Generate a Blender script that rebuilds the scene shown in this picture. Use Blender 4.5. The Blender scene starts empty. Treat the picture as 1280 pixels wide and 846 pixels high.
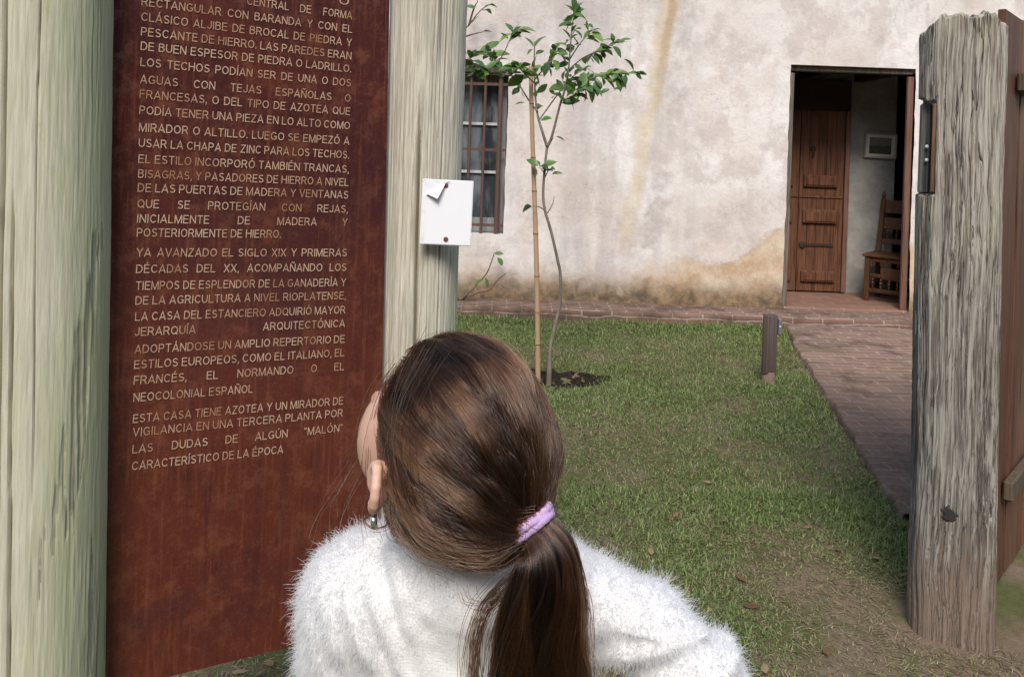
import bpy, math, random
import numpy as np
from mathutils import Vector

R = math.radians
rng = np.random.default_rng(7)
random.seed(7)
scene = bpy.context.scene
COL = scene.collection

# ------------------------------------------------------------------ camera
F_PX, PX0, PY0 = 1000.0, 640.0, 188.0          # focal length and principal point in the 1280 px photograph
ROLL = R(2.0)
EYE = np.array([0.0, 0.0, 1.5])
RIGHT = np.array([math.cos(ROLL), 0.0, math.sin(ROLL)])
UP = np.array([-math.sin(ROLL), 0.0, math.cos(ROLL)])
FWD = np.array([0.0, 1.0, 0.0])
cam_data = bpy.data.cameras.new('camera')
cam = bpy.data.objects.new('camera', cam_data)
COL.objects.link(cam)
from mathutils import Matrix
cam.matrix_world = Matrix(((RIGHT[0], UP[0], -FWD[0], EYE[0]),
                           (RIGHT[1], UP[1], -FWD[1], EYE[1]),
                           (RIGHT[2], UP[2], -FWD[2], EYE[2]),
                           (0, 0, 0, 1)))
cam_data.sensor_width = 36.0
cam_data.lens = 36.0 * F_PX / 1280.0
cam_data.shift_y = -(423.0 - PY0) / 1280.0
cam_data.clip_start = 0.02
cam_data.clip_end = 400.0
scene.camera = cam
scene.cycles.use_denoising = True
scene.cycles.denoiser = 'OPENIMAGEDENOISE'
scene.cycles.denoising_input_passes = 'RGB_ALBEDO_NORMAL'
scene.cycles.denoising_prefilter = 'NONE'          # noisy guides keep hair, grass and grain crisp
scene.cycles.use_adaptive_sampling = False
scene.cycles.sample_clamp_indirect = 4.0

# ------------------------------------------------------------------ light
SUN_EL, SUN_AZ = R(46.0), R(7.0)               # azimuth measured from straight behind the camera towards its left
world = bpy.data.worlds.new('World')
scene.world = world
world.use_nodes = True
wn = world.node_tree
bg = wn.nodes['Background']
sky = wn.nodes.new('ShaderNodeTexSky')
sky.sky_type = 'NISHITA'
sky.sun_disc = False
sky.sun_elevation = SUN_EL
sun_dir = Vector((-math.sin(SUN_AZ) * math.cos(SUN_EL), -math.cos(SUN_AZ) * math.cos(SUN_EL), math.sin(SUN_EL)))
sky.sun_rotation = math.atan2(sun_dir.x, sun_dir.y)
sky.dust_density = 1.5
sky.air_density = 1.2
wn.links.new(sky.outputs[0], bg.inputs[0])
bg.inputs[1].default_value = 0.12
sl = bpy.data.lights.new('sun', 'SUN')
sl.energy = 2.2
sl.angle = R(24.0)
sl.color = (1.0, 0.955, 0.895)
sun = bpy.data.objects.new('sun', sl)
COL.objects.link(sun)
sun.location = (-3, -8, 12)
sun.rotation_euler = sun_dir.to_track_quat('Z', 'Y').to_euler()
scene.view_settings.view_transform = 'Standard'
scene.view_settings.look = 'None'
scene.view_settings.gamma = 1.0
scene.view_settings.use_curve_mapping = False
scene.view_settings.exposure = 0.68


# ------------------------------------------------------------------ numeric helpers
def px(x, y, z):
    """photo pixel at depth z (metres along the view axis) -> world point"""
    return EYE + RIGHT * ((x - PX0) / F_PX * z) - UP * ((y - PY0) / F_PX * z) + FWD * z


def ray(x, y):
    return RIGHT * ((x - PX0) / F_PX) - UP * ((y - PY0) / F_PX) + FWD


def px_ground(x, y, h=0.0):
    d = ray(x, y)
    return EYE + d * ((h - EYE[2]) / d[2])


def px_wall(x, y, Y):
    d = ray(x, y)
    return EYE + d * (Y / d[1])


def unit(v):
    v = np.asarray(v, float)
    return v / np.linalg.norm(v)


def _h(ix, iy, iz, seed):
    n = (ix * 374761393 + iy * 668265263 + iz * 2147483647 + seed * 974634777) & 0xFFFFFFFF
    n = ((n ^ (n >> 13)) * 1274126177) & 0xFFFFFFFF
    n = (n ^ (n >> 16)) & 0xFFFF
    return n / 65535.0


def noise3(p, seed=0):
    p = np.asarray(p, float)
    i = np.floor(p).astype(np.int64)
    f = p - i
    f = f * f * (3 - 2 * f)
    out = 0.0
    for a in (0, 1):
        wa = f[..., 0] if a else 1 - f[..., 0]
        for b in (0, 1):
            wb = f[..., 1] if b else 1 - f[..., 1]
            for c in (0, 1):
                wc = f[..., 2] if c else 1 - f[..., 2]
                out = out + wa * wb * wc * _h(i[..., 0] + a, i[..., 1] + b, i[..., 2] + c, seed)
    return out * 2 - 1


def fbm(p, octaves=4, seed=0, gain=0.5):
    p = np.asarray(p, float)
    s, a = 0.0, 1.0
    for k in range(octaves):
        s = s + a * noise3(p * 2.0 ** k + 17.3 * k, seed + k)
        a *= gain
    return s


def sstep(a, b, x):
    t = np.clip((x - a) / (b - a), 0, 1)
    return t * t * (3 - 2 * t)


# ------------------------------------------------------------------ scene helpers
def tag(o, label=None, cat=None, group=None, kind=None):
    if label: o['label'] = label
    if cat: o['category'] = cat
    if group: o['group'] = group
    if kind: o['kind'] = kind
    return o


def empty(name, loc, label, cat, group=None):
    o = bpy.data.objects.new(name, None)
    COL.objects.link(o)
    o.location = tuple(float(c) for c in loc)
    o.empty_display_size = 0.1
    return tag(o, label, cat, group)


def world_loc(o):
    v = np.zeros(3)
    while o is not None:
        v += np.array(o.location)
        o = o.parent
    return v


def add(name, verts, faces, mat=None, parent=None, origin=None, smooth=True, mats=None, fmat=None):
    """mesh object from world-space vertices; local to its parent or to origin"""
    verts = np.asarray(verts, float)
    base = world_loc(parent) if parent is not None else (np.asarray(origin, float) if origin is not None else np.zeros(3))
    me = bpy.data.meshes.new(name)
    loc = (verts - base).astype(np.float32)
    if isinstance(faces, np.ndarray):
        n, k = faces.shape
        me.vertices.add(len(loc)); me.vertices.foreach_set('co', loc.ravel())
        me.loops.add(n * k); me.loops.foreach_set('vertex_index', faces.astype(np.int32).ravel())
        me.polygons.add(n)
        me.polygons.foreach_set('loop_start', np.arange(0, n * k, k, dtype=np.int32))
        me.polygons.foreach_set('loop_total', np.full(n, k, dtype=np.int32))
        me.update(calc_edges=True)
    else:
        me.from_pydata([tuple(v) for v in loc], [], [tuple(f) for f in faces])
    me.validate()
    for m in (mats or [mat]):
        if m: me.materials.append(m)
    if fmat is not None:
        me.polygons.foreach_set('material_index', np.asarray(fmat, dtype=np.int32))
    if smooth:
        me.polygons.foreach_set('use_smooth', np.ones(len(me.polygons), dtype=bool))
    o = bpy.data.objects.new(name, me)
    COL.objects.link(o)
    if parent is not None:
        o.parent = parent
    else:
        o.location = tuple(base)
    return o


def add_curves(name, pts, radii, mat, parent, tone=None):
    """pts n x k x 3 world; radii n x k"""
    n, k, _ = pts.shape
    c = bpy.data.hair_curves.new(name)
    c.add_curves([k] * n)
    base = world_loc(parent)
    c.attributes['position'].data.foreach_set('vector', (pts - base).astype(np.float32).ravel())
    (c.attributes.get('radius') or c.attributes.new('radius', 'FLOAT', 'POINT')).data.foreach_set('value', np.asarray(radii, np.float32).ravel())
    if tone is None: tone = np.random.default_rng(n).uniform(0.2, 0.75, n)
    c.attributes.new('tone', 'FLOAT', 'CURVE').data.foreach_set('value', np.asarray(tone, np.float32))
    c.materials.append(mat)
    o = bpy.data.objects.new(name, c)
    COL.objects.link(o)
    o.parent = parent
    return o


class MB:
    """collects shapes for ONE mesh"""
    def __init__(s):
        s.v = []; s.f = []; s.n = 0

    def raw(s, v, f):
        v = np.asarray(v, float)
        s.v.append(v)
        for q in f: s.f.append(tuple(int(i) + s.n for i in q))
        s.n += len(v)
        return s

    def box(s, c, h, ax=None, bev=0.0):
        """centre, half sizes, 3 axes; bevelled by bev"""
        ax = np.eye(3) if ax is None else np.asarray(ax, float)
        c = np.asarray(c, float); h = np.asarray(h, float)
        if bev <= 0:
            v = [c + ax.T @ (h * np.array([i, j, k])) for i in (-1, 1) for j in (-1, 1) for k in (-1, 1)]
            f = [(0, 1, 3, 2), (4, 6, 7, 5), (0, 4, 5, 1), (2, 3, 7, 6), (0, 2, 6, 4), (1, 5, 7, 3)]
            return s.raw(v, f)
        b = min(bev, h.min() * 0.9)
        v = []; idx = {}
        for i in (-1, 1):
            for j in (-1, 1):
                for k in (-1, 1):
                    sg = np.array([i, j, k])
                    for a in range(3):
                        q = h - b
                        q = q.copy(); q[a] = h[a]
                        idx[(i, j, k, a)] = len(v)
                        v.append(c + ax.T @ (q * sg))
        f = []
        for a in range(3):
            b_, c_ = (a + 1) % 3, (a + 2) % 3
            for sgn in (-1, 1):
                loop = []
                for (p, q) in ((-1, -1), (1, -1), (1, 1), (-1, 1)):
                    sg = [0, 0, 0]; sg[a] = sgn; sg[b_] = p; sg[c_] = q
                    loop.append(idx[(*sg, a)])
                f.append(loop if sgn > 0 else loop[::-1])
            for p in (-1, 1):
                for q in (-1, 1):
                    e = []
                    for t in (-1, 1):
                        sg = [0, 0, 0]; sg[a] = t; sg[b_] = p; sg[c_] = q
                        e.append((idx[(*sg, b_)], idx[(*sg, c_)]))
                    l = [e[0][0], e[1][0], e[1][1], e[0][1]]
                    f.append(l if p * q > 0 else l[::-1])
        for i in (-1, 1):
            for j in (-1, 1):
                for k in (-1, 1):
                    l = [idx[(i, j, k, a)] for a in range(3)]
                    f.append(l if i * j * k > 0 else l[::-1])
        return s.raw(v, f)

    def bx(s, x0, x1, y0, y1, z0, z1, bev=0.0):
        return s.box(((x0 + x1) / 2, (y0 + y1) / 2, (z0 + z1) / 2), ((x1 - x0) / 2, (y1 - y0) / 2, (z1 - z0) / 2), None, bev)

    def tube(s, pts, rad, n=10, caps=True):
        pts = np.asarray(pts, float); m = len(pts)
        rad = np.full(m, rad) if np.isscalar(rad) else np.asarray(rad, float)
        t = np.gradient(pts, axis=0)
        t /= np.linalg.norm(t, axis=1)[:, None] + 1e-12
        ref = np.array([0, 0, 1.0]) if abs(t[0][2]) < 0.9 else np.array([1.0, 0, 0])
        v = []
        for i in range(m):
            a = ref - t[i] * (ref @ t[i]); a /= np.linalg.norm(a) + 1e-12
            b = np.cross(t[i], a); ref = a
            for k in range(n):
                an = 2 * math.pi * k / n
                v.append(pts[i] + rad[i] * (a * math.cos(an) + b * math.sin(an)))
        f = [(i * n + k, i * n + (k + 1) % n, (i + 1) * n + (k + 1) % n, (i + 1) * n + k) for i in range(m - 1) for k in range(n)]
        if caps:
            f.append(tuple(range(n))[::-1]); f.append(tuple((m - 1) * n + k for k in range(n)))
        return s.raw(v, f)

    def lathe(s, c, prof, n=16, ax=None):
        """prof [(r, h)] round axis through c"""
        ax = np.eye(3) if ax is None else np.asarray(ax, float)
        v = [np.asarray(c) + ax[2] * h + r * (ax[0] * math.cos(2 * math.pi * k / n) + ax[1] * math.sin(2 * math.pi * k / n)) for r, h in prof for k in range(n)]
        m = len(prof)
        f = [(i * n + k, i * n + (k + 1) % n, (i + 1) * n + (k + 1) % n, (i + 1) * n + k) for i in range(m - 1) for k in range(n)]
        f.append(tuple(range(n))[::-1]); f.append(tuple((m - 1) * n + k for k in range(n)))
        return s.raw(v, f)

    def build(s, name, mat, parent=None, origin=None, smooth=False):
        return add(name, np.concatenate(s.v), s.f, mat, parent, origin, smooth)


# ------------------------------------------------------------------ signed distance shapes and surface nets
def smin(a, b, k):
    if k <= 0: return np.minimum(a, b)
    h = np.clip(0.5 + 0.5 * (b - a) / k, 0, 1)
    return b + (a - b) * h - k * h * (1 - h)


class Cone:
    def __init__(s, a, b, ra, rb, k=0.015, flat=1.0):
        s.a = np.asarray(a, float); s.b = np.asarray(b, float); s.ra = ra; s.rb = rb; s.k = k; s.flat = flat
        m = max(ra, rb)
        s.lo = np.minimum(s.a, s.b) - m; s.hi = np.maximum(s.a, s.b) + m

    def d(s, P):
        ba = s.b - s.a
        q = P - s.a
        if s.flat != 1.0:                       # flattened front to back
            q = q.copy(); t0 = np.clip((q @ ba) / (ba @ ba), 0, 1)
            off = q - t0[..., None] * ba
            off[..., 1] /= s.flat
            return (np.sqrt((off ** 2).sum(-1)) - (s.ra + (s.rb - s.ra) * t0)) * min(1, s.flat)
        t = np.clip((q @ ba) / (ba @ ba + 1e-12), 0, 1)
        return np.sqrt(((q - t[..., None] * ba) ** 2).sum(-1)) - (s.ra + (s.rb - s.ra) * t)


class Ell:
    def __init__(s, c, r, ax=None, k=0.015):
        s.c = np.asarray(c, float); s.r = np.asarray(r, float); s.ax = np.eye(3) if ax is None else np.asarray(ax, float); s.k = k
        m = s.r.max(); s.lo = s.c - m; s.hi = s.c + m

    def d(s, P):
        q = (P - s.c) @ s.ax.T
        k0 = np.sqrt(((q / s.r) ** 2).sum(-1)); k1 = np.sqrt(((q / s.r ** 2) ** 2).sum(-1)) + 1e-9
        return k0 * (k0 - 1) / k1


def sdf_eval(prims, P):
    D = np.full(P.shape[:-1], 10.0)
    for p in prims: D = smin(D, p.d(P), p.k)
    return D


def sdf_mesh(prims, xs, ys, zs, extra=None):
    D = np.full((len(xs), len(ys), len(zs)), 0.2)
    for p in prims:
        m = 0.05
        i0, i1 = np.searchsorted(xs, p.lo[0] - m), np.searchsorted(xs, p.hi[0] + m)
        j0, j1 = np.searchsorted(ys, p.lo[1] - m), np.searchsorted(ys, p.hi[1] + m)
        k0, k1 = np.searchsorted(zs, p.lo[2] - m), np.searchsorted(zs, p.hi[2] + m)
        if i1 <= i0 or j1 <= j0 or k1 <= k0: continue
        P = np.stack(np.meshgrid(xs[i0:i1], ys[j0:j1], zs[k0:k1], indexing='ij'), -1)
        D[i0:i1, j0:j1, k0:k1] = smin(D[i0:i1, j0:j1, k0:k1], p.d(P), p.k)
    if extra is not None: D = extra(D, xs, ys, zs)
    D[0] = D[-1] = 0.1; D[:, 0] = D[:, -1] = 0.1; D[:, :, 0] = D[:, :, -1] = 0.1
    return nets(D, xs, ys, zs)


def nets(D, xs, ys, zs):
    ins = D < 0
    n = [s - 1 for s in D.shape]
    cnt = np.zeros(n, np.int8)
    C = {}
    for i in (0, 1):
        for j in (0, 1):
            for k in (0, 1):
                C[i, j, k] = (slice(i, i + n[0]), slice(j, j + n[1]), slice(k, k + n[2]))
                cnt += ins[C[i, j, k]]
    act = (cnt > 0) & (cnt < 8)
    I, J, K = np.nonzero(act)
    idx = np.full(n, -1, np.int64); idx[I, J, K] = np.arange(len(I))
    acc = np.zeros((len(I), 3)); num = np.zeros(len(I))
    g = (xs, ys, zs)
    for a in ((0, 0, 0), (0, 1, 0), (0, 0, 1), (0, 1, 1)):
        for ax in range(3):
            o0 = list(a); o0 = o0[-ax:] + o0[:-ax] if ax else o0
            o1 = list(o0); o1[ax] += 1
            v0 = D[I + o0[0], J + o0[1], K + o0[2]]; v1 = D[I + o1[0], J + o1[1], K + o1[2]]
            s = (v0 < 0) != (v1 < 0)
            t = np.where(s, v0 / np.where(s, v0 - v1, 1), 0)
            p0 = np.stack([xs[I + o0[0]], ys[J + o0[1]], zs[K + o0[2]]], -1)
            p1 = np.stack([xs[I + o1[0]], ys[J + o1[1]], zs[K + o1[2]]], -1)
            acc += np.where(s[:, None], p0 + (p1 - p0) * t[:, None], 0); num += s
    V = acc / num[:, None]
    F = []
    for ax in range(3):
        sl0 = [slice(1, -1)] * 3; sl1 = [slice(1, -1)] * 3
        sl0[ax] = slice(0, -1); sl1[ax] = slice(1, None)
        a_, b_ = ins[tuple(sl0)], ins[tuple(sl1)]
        s = a_ != b_
        p = np.stack(np.nonzero(s), -1)
        flip = a_[s]
        off = np.array([1, 1, 1]); off[ax] = 0
        p = p + off
        e1 = np.zeros(3, int); e1[(ax + 1) % 3] = 1
        e2 = np.zeros(3, int); e2[(ax + 2) % 3] = 1
        q = [p, p - e1, p - e1 - e2, p - e2]
        ids = np.stack([idx[c[:, 0], c[:, 1], c[:, 2]] for c in q], -1)
        ids = np.where(flip[:, None], ids, ids[:, ::-1])
        F.append(ids)
    return V, np.concatenate(F)


# ------------------------------------------------------------------ material helper
class Mat:
    def __init__(s, name, rough=0.8, spec=0.3):
        s.m = bpy.data.materials.new(name); s.m.use_nodes = True
        s.t = s.m.node_tree; s.b = s.t.nodes['Principled BSDF']
        s.b.inputs['Roughness'].default_value = rough
        s.b.inputs['Specular IOR Level'].default_value = spec
        s._co = None

    def n(s, typ, **kw):
        nd = s.t.nodes.new(typ)
        for k, v in kw.items(): setattr(nd, k, v)
        return nd

    def set(s, inp, v):
        if hasattr(v, 'is_linked') or isinstance(v, bpy.types.NodeSocket): s.t.links.new(v, inp)
        elif isinstance(v, (tuple, list)) and len(v) == 3 and len(inp.default_value) == 4: inp.default_value = (*v, 1)
        else: inp.default_value = v

    def co(s):
        if s._co is None: s._co = s.n('ShaderNodeTexCoord').outputs['Object']
        return s._co

    def map(s, scale=(1, 1, 1), loc=(0, 0, 0), rot=(0, 0, 0), vec=None):
        nd = s.n('ShaderNodeMapping')
        s.set(nd.inputs['Vector'], vec or s.co())
        nd.inputs['Scale'].default_value = scale; nd.inputs['Location'].default_value = loc; nd.inputs['Rotation'].default_value = rot
        return nd.outputs[0]

    def noise(s, scale, detail=4, rough=0.55, vec=None, dist=0.0, out=0):
        nd = s.n('ShaderNodeTexNoise')
        s.set(nd.inputs['Vector'], vec or s.co())
        nd.inputs['Scale'].default_value = scale; nd.inputs['Detail'].default_value = detail
        nd.inputs['Roughness'].default_value = rough; nd.inputs['Distortion'].default_value = dist
        return nd.outputs[out]

    def voro(s, scale, vec=None, feature='F1', out='Distance'):
        nd = s.n('ShaderNodeTexVoronoi', feature=feature)
        s.set(nd.inputs['Vector'], vec or s.co()); nd.inputs['Scale'].default_value = scale
        return nd.outputs[out]

    def ramp(s, fac, stops, interp='LINEAR'):
        nd = s.n('ShaderNodeValToRGB'); cr = nd.color_ramp; cr.interpolation = interp
        while len(cr.elements) < len(stops): cr.elements.new(0.5)
        for e, (p, c) in zip(cr.elements, stops):
            e.position = p; e.color = (*c, 1) if isinstance(c, (tuple, list)) else (c, c, c, 1)
        s.set(nd.inputs[0], fac)
        return nd.outputs[0]

    def step(s, x, a, b):
        nd = s.n('ShaderNodeMapRange', interpolation_type='SMOOTHSTEP')
        s.set(nd.inputs[0], x); s.set(nd.inputs[1], a); s.set(nd.inputs[2], b)
        return nd.outputs[0]

    def math(s, op, a, b=0.0, clamp=False):
        nd = s.n('ShaderNodeMath', operation=op, use_clamp=clamp)
        s.set(nd.inputs[0], a); s.set(nd.inputs[1], b)
        return nd.outputs[0]

    def mul(s, a, b): return s.math('MULTIPLY', a, b)
    def plus(s, a, b): return s.math('ADD', a, b)
    def sub(s, a, b): return s.math('SUBTRACT', a, b)

    def sep(s, vec=None):
        nd = s.n('ShaderNodeSeparateXYZ'); s.set(nd.inputs[0], vec or s.co())
        return nd.outputs

    def mix(s, f, a, b, mode='MIX'):
        nd = s.n('ShaderNodeMix', data_type='RGBA', blend_type=mode)
        s.set(nd.inputs[0], f); s.set(nd.inputs[6], a); s.set(nd.inputs[7], b)
        return nd.outputs[2]

    def bump(s, h, strength=0.5, dist=0.01, prev=None):
        nd = s.n('ShaderNodeBump'); s.set(nd.inputs['Height'], h)
        nd.inputs['Strength'].default_value = strength; nd.inputs['Distance'].default_value = dist
        if prev is not None: s.set(nd.inputs['Normal'], prev)
        return nd.outputs[0]

    def island(s): return s.n('ShaderNodeNewGeometry').outputs['Random Per Island']

    def fin(s, color=None, rough=None, normal=None, **kw):
        if color is not None: s.set(s.b.inputs['Base Color'], color)
        if rough is not None: s.set(s.b.inputs['Roughness'], rough)
        if normal is not None: s.set(s.b.inputs['Normal'], normal)
        for k, v in kw.items(): s.set(s.b.inputs[k.replace('_', ' ')], v)
        return s.m


def wood_mat(name, light, dark, green=None, grain=38.0, crack=0.5, rough=0.85, stretch=0.045, bump=0.6, warm=None, algae=None):
    M = Mat(name, rough, 0.2)
    v = M.map((1, 1, stretch))
    g1 = M.noise(grain, 6, 0.65, v, 0.4)
    g2 = M.noise(grain * 3.2, 4, 0.6, v, 0.2)
    big = M.noise(3.0, 4, 0.6, M.map((1, 1, 0.35)))
    g = M.plus(M.mul(g1, 0.65), M.mul(g2, 0.35))
    c = M.mix(M.step(g, 0.36, 0.62), dark, light)
    c = M.mix(M.mul(M.step(big, 0.45, 0.7), 0.45), c, tuple(0.72 * a + 0.28 * b for a, b in zip(light, dark)))
    if warm is not None:
        c = M.mix(M.mul(M.step(M.noise(2.2, 3, 0.5, M.map((1, 1, 0.25), (4, 2, 1))), 0.52, 0.68), 0.6), c, warm)
    if green is not None:
        gm = M.mul(M.step(M.noise(5.0, 5, 0.65, M.map((1, 1, 0.3), (3, 1, 7))), 0.47, 0.66), 0.75)
        c = M.mix(gm, c, green)
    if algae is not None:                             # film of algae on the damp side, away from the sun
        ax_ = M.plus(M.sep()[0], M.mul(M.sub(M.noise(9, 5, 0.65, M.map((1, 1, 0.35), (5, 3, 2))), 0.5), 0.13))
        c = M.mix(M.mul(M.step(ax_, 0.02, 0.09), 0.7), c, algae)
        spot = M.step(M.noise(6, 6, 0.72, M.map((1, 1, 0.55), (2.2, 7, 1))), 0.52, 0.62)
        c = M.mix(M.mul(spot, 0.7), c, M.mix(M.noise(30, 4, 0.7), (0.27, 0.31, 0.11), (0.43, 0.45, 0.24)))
    # drying cracks: thin dark lines along the grain
    cn = M.noise(min(grain * 0.42, 22), 3, 0.5, M.map((1, 1, min(stretch * 0.55, 0.03) if grain > 100 else stretch * 0.55), (9, 5, 2)), 0.3)
    cr = M.sub(1.0, M.step(M.math('ABSOLUTE', M.sub(cn, 0.5)), 0.0, 0.016))
    cm = M.mul(cr, M.step(M.noise(2.6, 2, 0.5, M.map((1, 1, 0.5), (1, 8, 3))), 0.66 - 0.2 * crack, 0.70))
    c = M.mix(M.mul(cm, 0.85), c, tuple(0.22 * a for a in dark))
    h = M.sub(M.mul(g, 0.5), M.mul(cm, 0.8))
    fine = M.noise(260, 3, 0.6, M.map((1, 1, 0.12)))
    nb = M.bump(h, bump, 0.006)
    nb = M.bump(fine, 0.25, 0.001, nb)
    return M.fin(c, None, nb)

# ------------------------------------------------------------------ ground, lawn base, pavement, path
YW = 7.55                                        # front of the house wall
XD0, XD1, ZD0, ZD1 = 2.602, 3.786, 0.10, 2.40    # door opening
XWIN0, XWIN1, ZWIN0, ZWIN1 = -0.98, -0.055, 0.70, 2.215
PATH_L = [(2.52, 7.16), (2.36, 6.6), (1.72, 3.5), (1.36, 1.9), (0.7, -1.5)]
PATH_W = 1.25


def path_left(y):
    ys = np.array([p[1] for p in PATH_L][::-1]); xs = np.array([p[0] for p in PATH_L][::-1])
    return np.interp(y, ys, xs)


SOIL_C = np.array(px_ground(700, 472)[:2])


def soil_d(x, y):
    return np.sqrt(((x - SOIL_C[0]) / 0.26) ** 2 + ((y - SOIL_C[1]) / 0.19) ** 2)


def bare(x, y):
    """0 = thick grass ... 1 = bare trodden earth, a map of the place"""
    p = np.stack([x, y, np.zeros_like(x)], -1)
    n = fbm(p * 1.7, 4, 3)
    n2 = fbm(p * 0.7 + 9, 2, 21)
    near = sstep(3.6, 2.2, y)
    gate = sstep(0.75, 0.25, np.hypot(x - 1.42, (y - 2.3)))
    b = 0.42 + 0.46 * n + 0.15 * n2 + 0.26 * near + 0.7 * gate
    b += 0.25 * np.exp(-((y - 4.0) / 0.5) ** 2) * sstep(0.6, 1.3, x)
    b += 0.45 * sstep(0.5, 0.1, x) * sstep(2.9, 2.4, y)
    b -= 0.35 * np.exp(-((x - path_left(y) + 0.25) / 0.2) ** 2) * sstep(3.0, 4.0, y)
    b -= 0.3 * sstep(5.8, 6.8, y)
    return np.clip(b, 0, 1)


# ground sheet
def ground_mat():
    M = Mat('ground_earth', 0.95, 0.1)
    n = M.noise(1.9, 5, 0.6)
    f = M.noise(34, 5, 0.7)
    g = M.noise(140, 3, 0.7)
    soil = M.mix(f, (0.10, 0.068, 0.045), (0.25, 0.185, 0.13))
    soil = M.mix(M.step(g, 0.6, 0.75), soil, (0.30, 0.23, 0.16))
    mossy = M.mix(f, (0.055, 0.062, 0.022), (0.125, 0.13, 0.05))
    c = M.mix(M.step(n, 0.44, 0.60), mossy, soil)
    h = M.plus(M.mul(f, 0.6), M.mul(g, 0.4))
    return M.fin(c, None, M.bump(h, 0.8, 0.012))


gx = np.concatenate([np.linspace(-70, -4, 12), np.linspace(-3.9, 6, 200), np.linspace(6.3, 70, 12)])
gy = np.concatenate([np.linspace(-70, 0.2, 14), np.linspace(0.25, 7.4, 170), np.linspace(7.6, 70, 12)])
X, Y = np.meshgrid(gx, gy, indexing='ij')
P = np.stack([X, Y, 0 * X], -1)
Z = 0.012 * fbm(P * 2.1, 3, 5) + 0.006 * fbm(P * 9, 2, 6)
inside = sstep(0, 0.3, Y) * sstep(7.3, 7.0, Y) * sstep(-3.9, -3, X) * sstep(6, 5, X)
Z = Z * inside - 0.05 * np.exp(-(soil_d(X, Y) / 0.8) ** 4)
Z = np.where((X > path_left(Y)) & (X < path_left(Y) + PATH_W) & (Y > 3.45), -0.03, Z)
GZ = Z


def ground_z(x, y):
    i = np.clip(np.searchsorted(gx, x) - 1, 0, len(gx) - 2); j = np.clip(np.searchsorted(gy, y) - 1, 0, len(gy) - 2)
    u = (x - gx[i]) / (gx[i + 1] - gx[i]); v = (y - gy[j]) / (gy[j + 1] - gy[j])
    return GZ[i, j] * (1 - u) * (1 - v) + GZ[i + 1, j] * u * (1 - v) + GZ[i, j + 1] * (1 - u) * v + GZ[i + 1, j + 1] * u * v


ni, nj = X.shape
ii, jj = np.meshgrid(np.arange(ni - 1), np.arange(nj - 1), indexing='ij')
F = np.stack([ii * nj + jj, (ii + 1) * nj + jj, (ii + 1) * nj + jj + 1, ii * nj + jj + 1], -1).reshape(-1, 4)
tag(add('ground', np.stack([X, Y, Z], -1).reshape(-1, 3), F, ground_mat()), kind='structure')

# dark soil round the sapling
def soil_mat():
    M = Mat('dark_soil', 0.98, 0.1)
    f = M.noise(45, 5, 0.7)
    return M.fin(M.mix(M.step(f, 0.3, 0.75), (0.012, 0.009, 0.007), (0.06, 0.042, 0.03)), None, M.bump(f, 1.0, 0.03))


rr = np.linspace(0, 1.12, 16); tt = np.linspace(0, 2 * np.pi, 48, endpoint=False)
V = []
for r in rr:
    for t in tt:
        w = 1 + 0.16 * math.sin(3 * t + 1) + 0.08 * math.sin(7 * t)
        x = SOIL_C[0] + 0.26 * r * w * math.cos(t); y = SOIL_C[1] + 0.19 * r * w * math.sin(t)
        V.append((x, y, 0))
V = np.array(V)
V[:, 2] = ground_z(V[:, 0], V[:, 1]) + 0.006 + 0.010 * fbm(V * 30, 3, 8)
F = [(i * 48 + k, i * 48 + (k + 1) % 48, (i + 1) * 48 + (k + 1) % 48, (i + 1) * 48 + k) for i in range(15) for k in range(48)]
tag(add('soil_patch', V, np.array(F), soil_mat()), kind='structure')


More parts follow.
